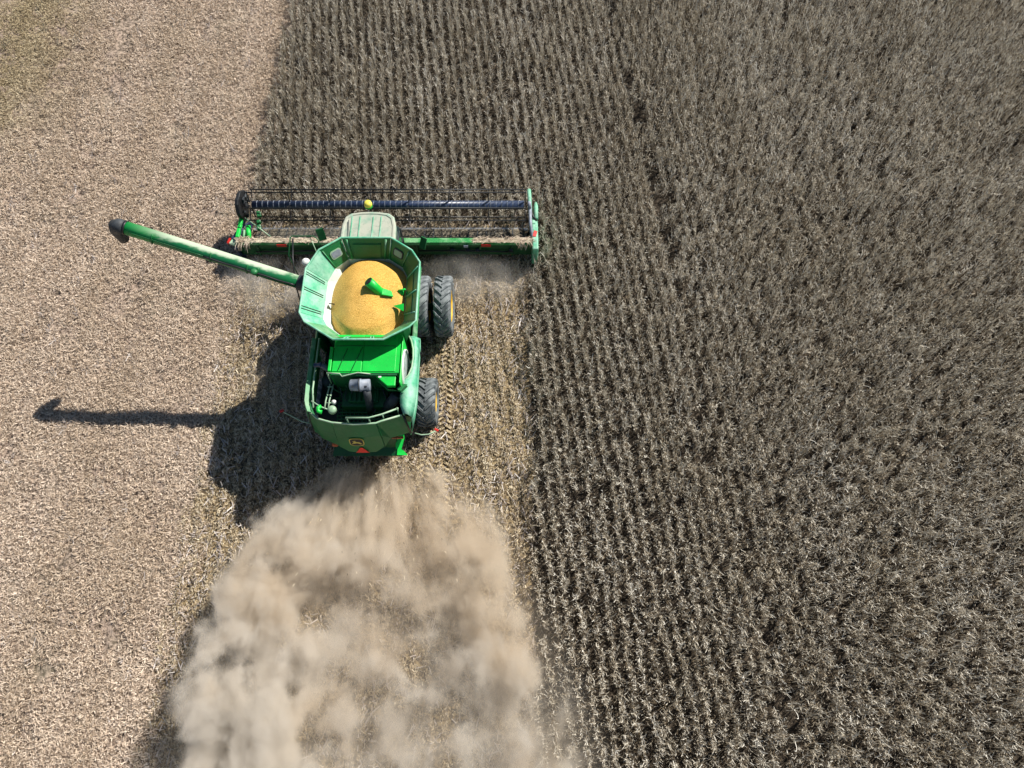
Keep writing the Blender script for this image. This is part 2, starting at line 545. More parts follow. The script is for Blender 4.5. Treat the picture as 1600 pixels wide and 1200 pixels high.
# fresh stubble behind the header
def row_straw(name):
    """litter of one stretch of row: heaped along the row line, thin between"""
    segs = []
    for i in range(210):
        x = random.gauss(0, 0.075) if random.random() < 0.55 else rnd(-0.19, 0.19)
        y = rnd(-0.42, 0.42)
        a = random.gauss(math.pi / 2, 0.75)
        L = rnd(0.03, 0.13)
        d = Vector((math.cos(a), math.sin(a), rnd(-0.6, 0.8)))
        z = 0.12 * random.random() ** 1.5 * math.exp(-(x / 0.13) ** 2)
        p0 = Vector((x, y, z)); p1 = p0 + d * L
        p1.z = max(p1.z, 0.0)
        roll = rnd(-0.9, 0.9)
        segs.append(([p0, p1], 0.019 * rnd(0.7, 1.5), (-math.sin(a) * math.cos(roll), math.cos(a) * math.cos(roll), math.sin(roll)), random.random()))
    return strips_mesh(name, segs, m_fresh)
PITCH = 0.381
def rows(x0, x1, y0, y1, pitch, step):
    """points along the planted rows inside a box"""
    c = np.array([[x0, y0], [x1, y0], [x0, y1], [x1, y1]])
    u = c @ rnor; v = c @ rdir
    us = np.arange(math.floor(u.min() / pitch) * pitch, u.max(), pitch)
    vs = np.arange(v.min(), v.max(), step)
    U, W = np.meshgrid(us, vs)
    return U.ravel(), W.ravel()
fresh_meshes = [row_straw('fresh_straw_patch') for i in range(8)]
U, W = rows(CUT_L - 0.5, CUT_R + 0.3, -7, CUT_Y + 0.2, PITCH, 0.6)
W = W + rng.uniform(-.2, .2, W.size); U = U + rng.normal(0, 0.015, U.size)
P = U[:, None] * rnor + W[:, None] * rdir
px, py = P[:, 0], P[:, 1]
keep = (px > CUT_L - 0.3) & (px < cut_right(py) - 0.05) & (py > -7) & (py < CUT_Y + .2) & ~((np.abs(px + 2.25) < 0.5) & (py < 11.8) & (py > 4) & (rng.random(px.size) < 0.6))
px, py = px[keep], py[keep]
n = len(px)
scatter('straw_litter', np.column_stack([px, py, gh(px, py) - 0.005]), np.column_stack([np.zeros(n), np.zeros(n), ROW_ANG + rng.choice([0, math.pi], n) + rng.normal(0, .05, n)]),
        np.ones((n, 3)), rng.integers(0, 8, n), fresh_meshes, 'yellow brown straw litter on the freshly cut strip around the combine', 'straw')

def stub_clump(name):
    segs = []
    for i in range(random.randint(4, 7)):
        x, y = rnd(-0.05, 0.05), rnd(-0.16, 0.16)
        if random.random() < 0.6:
            d = Vector((rnd(-.5, .5), rnd(-.5, .5), 1)) * rnd(0.10, 0.2)
        else:
            a = random.gauss(math.pi / 2, 0.5) + random.choice((0, math.pi)); d = Vector((math.cos(a), math.sin(a), rnd(0.05, .4))) * rnd(0.10, 0.28)
        s = random.random(); w = rnd(0.016, 0.030)
        a = rnd(0, 6.28)
        for q in (0, 1.57):
            segs.append(([(x, y, 0), Vector((x, y, 0)) + d], w, (math.cos(a + q), math.sin(a + q), 0), s))
    return strips_mesh(name, segs, m_stalk)
stub_meshes = [stub_clump('stubble_clump') for i in range(10)]

U, W = rows(CUT_L - 14, CUT_R, -7, 36, PITCH, 0.19)
U = U + rng.normal(0, 0.025, U.size); W = W + rng.uniform(-.12, .12, W.size)
P = U[:, None] * rnor + W[:, None] * rdir
x, y = P[:, 0], P[:, 1]
inside = (x < cut_right(y)) & (x > -24) & (y > -7) & (y < 36)
freshm = inside & (x > CUT_L - 0.2) & (y < CUT_Y)
oldm = inside & (x < cut_left(y)) & (rng.random(x.size) < 0.05)
edge_ = freshm & (x > cut_right(y) - 0.45)
keep = (freshm & (rng.random(x.size) < 0.25 + 0.9 * fbm(x * 1.1, y * 0.5, 3, 131))) | oldm | edge_
x, y = x[keep], y[keep]; n = len(x)
scatter('stubble', np.column_stack([x, y, gh(x, y)]), np.column_stack([np.zeros(n), np.zeros(n), rng.uniform(-.4, .4, n) + ROW_ANG]),
        np.ones((n, 3)) * rng.uniform(1.0, 1.75, n)[:, None], rng.integers(0, 10, n), stub_meshes, 'rows of short pale cut stalks left standing behind the header', 'stubble')

# the crop still standing: ripe soybeans in rows
m_crop = straw_mat('ripe_soybean', [(0.0, (0.05, 0.035, 0.02)), (0.3, (0.24, 0.185, 0.12)), (0.6, (0.56, 0.50, 0.40)), (1.0, (0.91, 0.87, 0.78))], trans=0.2)
def soy_clump(name):
    segs = []
    jt = lambda q: Vector((rnd(-q, q), rnd(-q, q), 0))
    for i in range(5):
        x, y = rnd(-0.035, 0.035), -0.10 + 0.20 * i / 4 + rnd(-.03, .03)
        h = rnd(0.58, 0.80)
        base = Vector((x, y, 0))
        lean = Vector((rnd(-.11, .11), rnd(-.18, .18), 0))
        stem = [base, base + lean * 0.3 * h + Vector((0, 0, 0.4 * h)) + jt(.02), base + lean * 0.7 * h + Vector((0, 0, .75 * h)) + jt(.035), base + lean * h * 1.25 + jt(.08) + Vector((0, 0, h))]
        s = rnd(0.45, 0.98)
        a = rnd(0, 6.28)
        for q in (0, 1.57):
            segs.append((stem, 0.017, (math.cos(a + q), math.sin(a + q), 0), s))
        nodes = []
        for b in range(random.randint(2, 3)):
            t = rnd(0.35, 0.85)
            k = base + lean * t * h + Vector((0, 0, t * h))
            aa = rnd(0, 6.28); o = Vector((math.cos(aa) * 0.75, math.sin(aa), 0))
            L = rnd(0.10, 0.24)
            br = [k, k + o * L * 0.5 + Vector((0, 0, L * 0.5)), k + o * L * 0.7 + jt(.04) + Vector((0, 0, L * rnd(.7, 1.2)))]
            segs.append((br, 0.016, (-math.sin(aa), math.cos(aa), 0), rnd(0.45, 0.97)))
            nodes += [br[1], br[2]]
        for t in np.linspace(0.35, 1.0, 6):
            nodes.append(base + lean * t * h + Vector((0, 0, t * h)))
        for k in nodes:
            for q in range(random.choice((0, 0, 1, 1))):
                aa = rnd(0, 6.28)
                d = Vector((math.cos(aa), math.sin(aa), rnd(-0.9, 0.9))).normalized()
                L = rnd(0.05, 0.095)
                sd = d.cross(Vector((rnd(-1, 1), rnd(-1, 1), rnd(-1, 1)))).normalized()
                segs.append(([Vector(k), Vector(k) + d * L], rnd(0.014, 0.021), sd, rnd(0.0, 0.45) if random.random() < 0.6 else rnd(.65, 1)))
    for i in range(11):
        a = rnd(0, 6.28)
        p = Vector((rnd(-.19, .19), rnd(-.12, .12), rnd(0.01, 0.22)))
        segs.append(([p, p + Vector((math.cos(a), math.sin(a), rnd(-.2, .3))) * rnd(.05, .13)], 0.015, (-math.sin(a), math.cos(a), 0), rnd(0.15, 0.6)))
    return strips_mesh(name, segs, m_crop)
soy_meshes = [soy_clump('soybean_row_piece') for i in range(24)]
U, W = rows(CUT_L - 1, 30, -8, 37, PITCH, 0.21)
U = U + rng.normal(0, 0.036, U.size) + 0.16 * (fbm(W * 0.35, U * 0.6, 3, 41) - 0.5); W = W + rng.uniform(-.05, .05, W.size)
P = U[:, None] * rnor + W[:, None] * rdir
x, y = P[:, 0], P[:, 1]
stand = (x > cut_right(y)) | ((x > cut_left(y)) & (y > CUT_Y + 0.25 * (fbm(x * 2, x * 0, 2, 12) - 0.5)))
stand &= (x < 30) & (y < 37) & (y > -8)
# the wheel gap left by the sprayer between two rows
tram = np.abs(U - (5.85 * rnor[0] + 14.6 * rnor[1]) - 0.25 * (fbm(W * 0.12, W * 0, 2, 8) - 0.5)) < 0.165
dens = fbm(x * 0.5, y * 0.5, 3, 55)
keep = stand & ~(tram & (rng.random(x.size) < 0.66)) & (rng.random(x.size) < 0.60 + 0.9 * dens)
x, y = x[keep], y[keep]; n = len(x)
far = np.clip((x - 6.5) / 3, 0, 1)                        # beyond the gap the rows have closed over
x = x + rng.normal(0, 1, n) * far * 0.09
hgt = (0.80 + 0.45 * fbm(x * 0.35, y * 0.35, 3, 77)) * rng.uniform(0.90, 1.10, n)
rot = np.column_stack([rng.normal(0, 0.05, n) + (fbm(x * .3, y * .3, 3, 91) - .5) * .40, rng.normal(0, 0.05, n) + (fbm(x * .3, y * .3, 3, 95) - .5) * .18,
                       ROW_ANG + rng.choice([0, math.pi], n) + rng.normal(0, 0.08 + 0.4 * far, n)])
scatter('standing_soybean_crop', np.column_stack([x, y, gh(x, y) - 0.01]), rot, np.column_stack([np.ones(n) * 1.05, np.ones(n), hgt]),
        rng.integers(0, 24, n), soy_meshes, 'grey brown ripe soybean plants standing in close rows', 'crop')

# lugged print of the right hand tyres in the soft litter
N = NT('pressed_straw_soil')
co = N.objco()
nn = N.noise(co, 14, 4, 0.7)
N.bsdf(N.mix(N.ss(nn, 0.35, 0.65), (0.22, 0.165, 0.10), (0.60, 0.49, 0.31)), 0.9, spec=0.1, bump=nn, bd=0.05)
M['print'] = N.m
def tyre_print(xc, y0, y1):
    mb = MB()
    yy = y0
    while yy < y1:
        for sgn in (-1, 1):
            L = rnd(0.2, 0.27)
            a = (xc + sgn * 0.01 + rnd(-.02, .02), yy + (0.09 if sgn > 0 else 0), 0.03)
            mb.obox((a[0] + sgn * L / 2, a[1] - L * 0.27, 0.035 + rnd(-.015, .012)), (L * rnd(.7, 1.0), rnd(0.06, 0.10), 0.085), (rnd(-.2, .2), rnd(-.1, .1), -sgn * R(29) + rnd(-.08, .08)))
        yy += 0.185
    return mb

O = Vector((-4.35, 11.0, 0.0))
mb = tyre_print(O.x + 2.12, 4.4, 11.9)
ob = mb.build('tyre_print', M['print'], None, bevel=0.015)
ob['kind'] = 'stuff'; ob['label'] = 'chevron tyre print pressed into the straw behind the outer front wheel'; ob['category'] = 'tyre track'
mb = tyre_print(O.x + 1.52, 4.4, 9.2)
ob = mb.build('tyre_print', M['print'], None, bevel=0.015)
ob['kind'] = 'stuff'; ob['label'] = 'chevron tyre print nearest the body, behind the rear wheel'; ob['category'] = 'tyre track'

# ------------------------------------------------------------------ the combine
root = bpy.data.objects.new('combine_harvester', None)
sc.collection.objects.link(root)
root.location = O
root['label'] = 'dusty green combine harvester with open grain tank and unloading auger swung out, cutting the crop'
root['category'] = 'combine harvester'

# body under the hood
mb = MB()
mb.box(-1.14, 1.14, -2.9, 2.0, 1.0, 2.35)
mb.box(-1.3, 1.3, -2.9, -0.9, 1.9, 2.35)
mb.box(-0.8, 0.8, -3.3, -2.9, 1.3, 2.3)
mb.box(-0.65, 0.65, 1.9, 2.6, 0.8, 1.9)
body = mb.build('body', M['darkgreen'], root, bevel=0.02)

# side panels below the tank
for sx in (-1, 1):
    mb = MB()
    mb.loft([[(sx * 1.42, y, 3.55), (sx * 1.50, y, 3.40), (sx * 1.36, y, 2.5), (sx * 1.24, y, 1.8), (sx * 1.18, y, 1.25)] for y in (1.7, 0.4, -0.9)])
    mb.build('side_panel', M['dusty'], root, bevel=0, thick=0.04)

# hood, right side with the curved mouth round the cooling screen
inner = [(-0.88, 1.32), (-1.05, 1.40), (-1.3, 1.46), (-1.6, 1.48), (-1.9, 1.46), (-2.15, 1.38), (-2.36, 1.20), (-2.75, 1.19), (-3.1, 1.22), (-3.32, 1.30)]
mb = MB()
rws = []; wal = []
for i, (y, xi) in enumerate(inner):
    k = max(0.0, (-2.9 - y) / 0.45)
    xo = 1.62 - 0.10 * k
    wal.append([(xi, y, 3.30), (xi, y, 3.62 - 0.05 * k)])
    rws.append([(xi, y, 3.62 - 0.05 * k), ((xi + xo) / 2, y - 0.02 * k, 3.62 - 0.06 * k), (xo, y - 0.05 * k, 3.48 - 0.1 * k), (xo - 0.06, y - 0.1 * k, 2.85 - 0.1 * k), (xo - 0.18, y - 0.16 * k, 2.25)])
top_r = [[r[0], r[1], r[2]] for r in rws]; side_r = [[r[2], r[3], r[4]] for r in rws]
mb.loft(top_r, True); mb.loft(side_r, True); mb.loft(wal)
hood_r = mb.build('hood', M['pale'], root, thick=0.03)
mb = MB().tube([(xi, y, 3.63) for y, xi in inner[:7]], 0.025, 6)
mb.build('hood_lip', M['rail'], hood_r)
# black spray seam on the side
mb = MB().tube([(1.60, -0.95, 3.52), (1.63, -1.25, 3.44), (1.67, -1.5, 3.3)], 0.014, 6)
mb.build('seal', M['black'], hood_r)

# hood, left side
mb = MB()
rws = []
for y in (-0.9, -1.4, -1.9, -2.4, -2.9, -3.1, -3.25):
    k = max(0.0, (-2.7 - y) / 0.55)
    xo = -1.54 + 0.14 * k * k
    rws.append([(xo + 0.10, y, 3.05), (xo + 0.08, y, 3.50), (xo, y, 3.56), (xo - 0.05, y, 3.40), (xo - 0.09, y - 0.06 * k, 2.9), (xo - 0.07, y - 0.12 * k, 2.25)])
mb.loft(rws)
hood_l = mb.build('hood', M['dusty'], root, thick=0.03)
mb = MB().tube([(-1.32, -0.95, 3.62), (-1.32, -2.6, 3.62), (-1.25, -3.15, 3.58)], 0.028, 6)
for yy in (-1.1, -1.9, -2.6):
    mb.tube([(-1.32, yy, 3.62), (-1.40, yy, 3.2)], 0.02, 6)
mb.build('grab_rail', M['rail'], hood_l)

# rear hood: bulged centre panel between two side facets
top = [(-1.40, -3.20, 3.44), (-1.14, -3.42, 3.42), (-0.72, -3.54, 3.42), (-0.1, -3.60, 3.42), (0.52, -3.56, 3.42), (0.66, -3.50, 3.42), (1.24, -3.32, 3.44)]
mid = [(-1.42, -3.34, 3.0), (-1.20, -3.56, 2.98), (-0.70, -3.72, 2.96), (-0.1, -3.80, 2.95), (0.60, -3.74, 2.96), (0.72, -3.60, 2.98), (1.32, -3.44, 3.0)]
low = [(-1.42, -3.42, 2.62), (-1.18, -3.66, 2.55), (-0.70, -3.84, 2.40), (-0.1, -3.93, 2.34), (0.62, -3.86, 2.40), (0.80, -3.66, 2.55), (1.36, -3.52, 2.62)]
mb = MB().loft([top[0:3], mid[0:3], low[0:3]])
mb.build('rear_corner_panel', M['green'], root, thick=0.03)
bl = [(-0.70, -3.845, 2.38), (-0.45, -3.93, 2.16), (-0.1, -3.96, 2.12), (0.35, -3.94, 2.16), (0.62, -3.86, 2.38)]
t5 = [(-0.70, -3.55, 3.422), (-0.4, -3.585, 3.422), (-0.1, -3.60, 3.422), (0.25, -3.59, 3.422), (0.52, -3.56, 3.422)]
m5 = [(-0.69, -3.725, 2.96), (-0.4, -3.775, 2.955), (-0.1, -3.80, 2.95), (0.28, -3.785, 2.955), (0.59, -3.745, 2.96)]
rear = MB().loft([t5, m5, bl]).build('rear_panel', M['green'], root, thick=0.03)
mb = MB().loft([[(0.53, -3.56, 3.42), (0.68, -3.46, 3.42), (1.24, -3.30, 3.44)], [(0.61, -3.745, 2.96), (0.66, -3.60, 2.98), (1.32, -3.43, 3.0)], [(0.64, -3.86, 2.40), (0.80, -3.66, 2.55), (1.36, -3.51, 2.62)]])
mb.build('rear_corner_panel', M['green'], root, thick=0.03)
# trim strip between side hood and rear panel
mb = MB().tube([(1.27, -3.31, 3.45), (1.35, -3.45, 3.0), (1.40, -3.53, 2.62)], 0.03, 6)
mb.build('corner_seal', M['black'], root)
mb = MB().tube([(-1.42, -3.19, 3.45), (-1.45, -3.33, 3.0), (-1.45, -3.42, 2.62)], 0.025, 6)
mb.build('corner_seal', M['black'], root)
# pale lip along the top of the rear panel and its handrail
mb = MB().tube([(p[0], p[1], p[2] + 0.02) for p in top], 0.03, 6)
mb.build('rear_lip', M['rail'], root)
mb = MB().tube([(-0.30, -3.47, 3.62), (0.35, -3.47, 3.62), (0.72, -3.36, 3.62), (1.15, -3.16, 3.58)], 0.027, 6)
for p in ((-0.28, -3.47), (0.34, -3.47), (0.72, -3.36), (1.12, -3.17)):
    mb.tube([(p[0], p[1], 3.62), (p[0] + 0.01, p[1] - 0.06, 3.3)], 0.02, 6)
mb.build('handrail', M['rail'], root)
mb = MB().tube([(-1.32, -2.95, 3.60), (-1.05, -3.12, 3.60), (-0.8, -3.22, 3.60)], 0.022, 6)
mb.build('handrail', M['rail'], root)

# badge plate with a leaping stag, warning triangle
def rear_frame(x):
    """point, right, up on the tilted rear panel near its middle"""
    a, b = Vector((x, -3.80, 2.95)), Vector((x, -3.94, 2.16))
    return a, b
up = (Vector((0, -3.80, 2.95)) - Vector((0, -3.945, 2.14))).normalized()
nrm = Vector((1, 0, 0)).cross(up).normalized()
def on_rear(cx, t, off):
    base = Vector((cx, -3.80, 2.95)).lerp(Vector((cx, -3.955, 2.13)), t) + nrm * off
    return base
def flat_poly(c, pts, t):
    mb = MB()
    P = [c + Vector((1, 0, 0)) * p[0] + up * p[1] for p in pts]
    n = len(P)
    vs = [p + nrm * t for p in P] + [p for p in P]
    bm = bmesh.new()
    q = [bm.verts.new(v) for v in vs[:n]]
    f = bm.faces.new(q)
    bmesh.ops.triangulate(bm, faces=[f])
    bm.verts.index_update()
    tri = [tuple(v.index for v in ff.verts) for ff in bm.faces]
    bm.free()
    fs = tri + [(i, (i + 1) % n, (i + 1) % n + n, i + n) for i in range(n)]
    return mb.add(vs, fs)
def rrect(w, h, r, k=5):
    out = []
    for (sx, sy, a0) in ((1, 1, 0), (-1, 1, 90), (-1, -1, 180), (1, -1, 270)):
        for i in range(k + 1):
            a = R(a0 + 90 * i / k)
            out.append((sx * (w / 2 - r) + r * math.cos(a), sy * (h / 2 - r) + r * math.sin(a)))
    return out
bc = on_rear(-0.12, 0.24, 0.035)
badge = flat_poly(bc, rrect(0.42, 0.40, 0.13), 0.01).build('badge', M['badgeyellow'], rear)
flat_poly(bc + nrm * 0.011, rrect(0.37, 0.35, 0.11), 0.004).build('badge_face', M['black'], rear)
stag = [(-.15, -.035), (-.10, -.01), (-.085, .01), (-.115, .03), (-.105, .04), (-.075, .03), (-.055, .065), (-.05, .035), (-.02, .055), (-.03, .025), (.0, .012), (.06, .012), (.095, 0.0),
        (.125, -.025), (.16, -.05), (.115, -.04), (.085, -.025), (.10, -.06), (.07, -.03), (.02, -.018), (-.03, -.02), (-.06, -.03), (-.10, -.028), (-.13, -.05)]
flat_poly(bc + nrm * 0.016, [(px * 1.0, py * 1.9) for px, py in stag], 0.006).build('emblem', M['badgeyellow'], rear)
tc = on_rear(-0.04, 0.80, 0.035)
flat_poly(tc, [(-0.19, -0.12), (0.19, -0.12), (0.16, -0.07), (0.03, 0.16), (-0.03, 0.16), (-0.16, -0.07)], 0.012).build('warning_triangle', M['orange'], rear)

# lamps low on the corners, amber marker arms
for sx, yy in ((-1, -3.60), (1, -3.62)):
    mb = MB().box(sx * 1.0 - 0.17, sx * 1.0 + 0.17, yy - 0.04, yy + 0.03, 2.44, 2.50)
    mb.build('tail_lamp', M['amber'], root, bevel=0.01)
mb = MB().lathe([(0.0, -0.02), (0.09, 0.0), (0.10, 0.05), (0.0, 0.06)], (-1.0, -3.62, 1.75), 'y', 14)
mb.build('tail_lamp', M['amber'], root)
for sx, pts, rp in ((-1, [(-1.5, -3.1, 2.15), (-2.0, -2.95, 2.05), (-2.62, -2.62, 2.0)], (-2.68, -2.58, 2.0)),
                    (1, [(1.45, -3.38, 2.2), (1.65, -3.40, 2.1), (1.85, -3.36, 2.05), (2.05, -3.26, 2.05)], (2.08, -3.22, 2.05))):
    arm = MB().tube(pts, 0.018, 6).build('marker_arm', M['rail'], root)
    MB().obox(rp, (0.13, 0.075, 0.06), (0, 0, -sx * 0.5)).build('marker_lamp', M['red'], arm, bevel=0.015)

# chopper and straw spreader under the rear hood
mb = MB()
mb.box(-0.95, 0.86, -3.50, -2.95, 1.15, 2.1)
mb.slab([(-1.1, -3.35, 1.35), (0.9, -3.35, 1.35), (0.95, -3.72, 1.12), (-1.2, -3.72, 1.12)], 0.05)
mb.build('straw_spreader', M['shade'], root, bevel=0.01)
for i, xx in enumerate(np.linspace(-1.05, 0.75, 7)):
    mb = MB().slab([(xx, -3.35, 1.30), (xx + 0.04 * (i - 3), -3.70, 1.10), (xx + 0.04 * (i - 3), -3.70, 0.92), (xx, -3.35, 1.1)], 0.02)
    mb.build('deflector_vane', M['shade'], root)
mb = MB()
mb.slab([(0.82, -3.02, 1.98), (0.82, -3.66, 1.62), (0.98, -3.66, 1.56), (1.08, -3.35, 1.72), (1.02, -3.02, 1.95)], 0.04)
mb.slab([(0.80, -3.72, 1.2), (1.14, -3.72, 1.18), (1.0, -3.58, 1.22), (0.82, -3.5, 1.3)], 0.03)
mb.build('deflector_vane', M['deck'], root)  # brighter green than the other vanes: sunlight put into its colour

# engine bay
mb = MB()
mb.box(-1.36, 1.2, -3.4, -0.6, 2.38, 2.62)
mb.build('bay_floor', M['black'], root)
# perforated catwalk at the back
wk = MB()
for i in range(9):
    y0 = -3.36 + i * 0.105
    wk.box(-0.72, 1.0, y0, y0 + 0.035, 2.93, 2.955)
for i in range(15):
    x0 = -0.72 + i * 0.12
    wk.box(x0, x0 + 0.022, -3.37, -2.45, 2.90, 2.928)
wk.build('catwalk_grating', M['darkgreen'], root)
# engine block lumps
mb = MB()
mb.box(-0.55, 0.75, -2.95, -2.40, 2.6, 3.2)
mb.box(-0.35, 0.5, -2.85, -2.45, 3.2, 3.3)
for i in range(6):
    mb.tube([(-0.3 + 0.14 * i, -2.84, 3.3), (-0.3 + 0.14 * i, -2.5, 3.3)], 0.045, 8)
mb.build('engine', M['darkgreen'], root, bevel=0.015)
mb = MB().tube([(-0.6, -2.2, 2.75), (-0.62, -2.55, 2.85), (-0.5, -2.72, 2.9), (-0.28, -2.68, 2.92)], 0.05, 8)
mb.lathe([(0.0, -0.03), (0.24, -0.03), (0.26, 0.0), (0.24, 0.04), (0.05, 0.05), (0.0, 0.05)], (-0.48, -2.78, 2.75), 'z', 20)
mb.build('belt_pulley', M['black'], root)
# cooling box with the bright green deck
DZ = 4.16
dk = MB()
dk.box(-0.70, 1.22, -2.34, -1.12, 3.05, DZ)
deck = dk.build('engine_deck', M['deck'], root, bevel=0.02)
MB().box(-0.68, 0.13, -2.30, -1.16, DZ + .003, DZ + 0.022).build('deck_panel', M['deck'], deck, bevel=0.006)
MB().box(0.165, 1.08, -2.30, -1.16, DZ + .003, DZ + 0.022).build('deck_panel', M['deck'], deck, bevel=0.006)
mb = MB().tube([(-0.50, -2.27, DZ + .05), (-0.30, -1.60, DZ + .05)], 0.010, 5).tube([(-0.13, -2.29, DZ + .05), (0.12, -1.55, DZ + .05)], 0.010, 5)
mb.tube([(-0.62, -1.50, DZ + .03), (1.05, -1.50, DZ + .03)], 0.008, 5)
mb.build('deck_seam', M['darkgreen'], deck)
MB().box(-0.79, -0.71, -2.30, -1.55, 3.3, DZ + 0.06).build('deck_flange', M['deck'], deck, bevel=0.01)
MB().box(1.225, 1.255, -2.66, -1.2, 3.2, DZ + 0.05).build('deck_flange', M['deck'], deck, bevel=0.01)
MB().prism([(0.50, -2.36), (1.10, -2.36), (1.10, -2.70), (0.88, -2.70)], 'z', DZ - 0.20, DZ - 0.06).build('service_cover', M['deck'], root, bevel=0.012)
MB().box(0.62, 0.70, -2.46, -2.39, DZ - 0.058, DZ - 0.045).build('service_sticker', M['white'], root)
MB().box(-0.70, 1.14, -2.40, -2.345, 3.02, DZ - 0.02).build('deck_edge', M['darkgreen'], root)
mb = MB().prism([(0.50, -2.40), (1.24, -2.78), (1.40, -2.60), (1.26, -2.58), (1.12, -2.74), (0.86, -2.74)], 'z', DZ - 0.35, DZ - 0.21)
mb.build('screen_bracket', M['green'], root, bevel=0.01)
# rotary cooling screen, seen almost edge on
mb = MB()
mb.lathe([(0.0, 0.02), (0.15, 0.03), (0.45, 0.01), (0.55, -0.02), (0.56, -0.08), (0.0, -0.08)], (1.27, -1.95, 3.55), 'x', 40)
scr = mb.build('rotary_screen', M['wiremesh'], root)
mb = MB().lathe([(0.565, -0.09), (0.60, -0.09), (0.60, 0.03), (0.565, 0.03)], (1.27, -1.95, 3.55), 'x', 40, close=True)
mb.build('screen_ring', M['white'], scr)
# air cleaner canister
mb = MB().lathe([(0.0, -0.31), (0.13, -0.31), (0.165, -0.28), (0.175, -0.02), (0.185, -0.02), (0.185, 0.02), (0.17, 0.02), (0.175, 0.24), (0.16, 0.27), (0.0, 0.27)], (0.11, -2.60, 3.92), 'x', 24)
ac = mb.build('air_cleaner', M['grey'], root)
mb = MB().lathe([(0.178, 0.0), (0.19, 0.0), (0.19, 0.03), (0.178, 0.03)], (0.06, -2.60, 3.92), 'x', 24, close=True)
mb.build('canister_band', M['soot'], ac)
for dx in (-0.2, 0.17):
    MB().obox((0.11 + dx, -2.71, 4.055), (0.06, 0.05, 0.03), (0.6, 0, 0)).build('canister_clip', M['soot'], ac)
mb = MB().tube([(0.26, -2.70, 3.88), (0.28, -2.84, 3.7), (0.28, -2.92, 3.4), (0.22, -2.95, 2.9)], 0.11, 12)
mb.build('intake_duct', M['soot'], root)
mb = MB().tube([(0.70, -2.9, 3.0), (0.92, -2.85, 3.35), (1.05, -2.7, 3.5)], 0.16, 12)
mb.build('intake_duct', M['soot'], root)
# exhaust elbow
mb = MB().tube([(-0.84, -2.12, 2.7), (-0.84, -2.11, 3.66), (-0.88, -2.07, 3.82), (-0.97, -2.02, 3.90), (-1.09, -1.97, 3.90)], 0.085, 12)
ex = mb.build('exhaust_pipe', M['exhaust'], root)
MB().lathe([(0.09, -0.02), (0.10, 0.0), (0.10, 0.03), (0.065, 0.03), (0.065, -0.2)], (-1.09, -1.97, 3.90), 'x', 14).build('exhaust_mouth', M['blue'], ex)
mb = MB().lathe([(0.0, -0.5), (0.15, -0.48), (0.15, 0.2), (0.0, 0.22)], (-1.08, -2.1, 3.0), 'z', 16)
mb.build('muffler', M['soot'], root)
mb = MB()
for i in range(7):
    a = -0.6 + 0.2 * i
    mb.tube([(a, -2.45, rnd(3.2, 3.6)), (a + rnd(-.15, .15), -2.7, rnd(3.0, 3.3)), (a + rnd(-.2, .2), -3.0, rnd(2.8, 3.1)), (a + rnd(-.3, .3), -3.25, 2.75)], rnd(0.012, 0.025), 6)
mb.build('hose', M['soot'], root)
mb = MB()
for z0 in (2.75, 3.05, 3.35):
    mb.tube([(-0.66, -2.46, z0), (0.95, -2.46, z0)], 0.016, 5)
for x0 in (-0.4, 0.0, 0.4, 0.8):
    mb.tube([(x0, -2.45, 2.7), (x0, -2.45, 3.6)], 0.014, 5)
mb.build('radiator_guard', M['darkgreen'], root)
# left hand ladder rails beside the engine
mb = MB()
for xx in (-0.86, -0.76):
    mb.tube([(xx, -2.40, 3.55), (xx - 0.05, -2.95, 3.62), (xx - 0.06, -3.2, 3.60)], 0.022, 6)
for yy in (-2.5, -2.75, -3.0):
    mb.tube([(-0.92, yy, 3.58), (-0.76, yy, 3.58)], 0.015, 5)
mb.build('ladder_rail', M['rail'], root)
mb = MB().tube([(-0.80, -2.36, 4.2), (-0.45, -2.38, 4.2), (-0.38, -2.46, 4.18), (0.05, -2.34, 4.18), (0.4, -2.37, 4.16)], 0.02, 6)
mb.tube([(-0.80, -2.36, 4.2), (-0.81, -2.4, 3.6)], 0.02, 6)
mb.build('front_rail', M['rail'], root)
mb = MB()
mb.tube([(-1.02, -3.12, 3.62), (-1.10, -3.18, 3.64), (-1.08, -3.28, 3.64), (-0.98, -3.3, 3.62)], 0.06, 8)
mb.build('ladder_hinge', M['deck'], root)
mb = MB().lathe([(0.0, 0.1), (0.1, 0.1), (0.12, 0.05), (0.12, -0.05), (0.0, -0.06)], (-0.70, -3.22, 3.58), 'z', 14)
mb.build('filler_cap', M['rail'], root)
mb = MB().lathe([(0.0, 0.07), (0.05, 0.06), (0.07, 0.02), (0.07, -0.05), (0.0, -0.05)], (-0.72, -2.92, 3.45), 'z', 14)
mb.build('coolant_cap', M['white'], root)
mb = MB()
mb.tube([(-0.95, -2.35, 3.3), (-0.6, -2.5, 3.1), (-0.2, -2.75, 3.0)], 0.025, 6)
mb.tube([(-0.45, -2.12, 3.3), (-0.3, -2.5, 3.1), (-0.25, -2.9, 3.0)], 0.012, 5)
mb.tube([(-0.9, -2.6, 3.0), (0.0, -2.58, 3.06), (0.6, -2.65, 3.0)], 0.015, 5)
mb.tube([(-0.9, -2.7, 2.9), (-0.3, -2.82, 3.02), (0.4, -2.84, 3.0)], 0.012, 5)
mb.build('hose', M['darkgreen'], root)

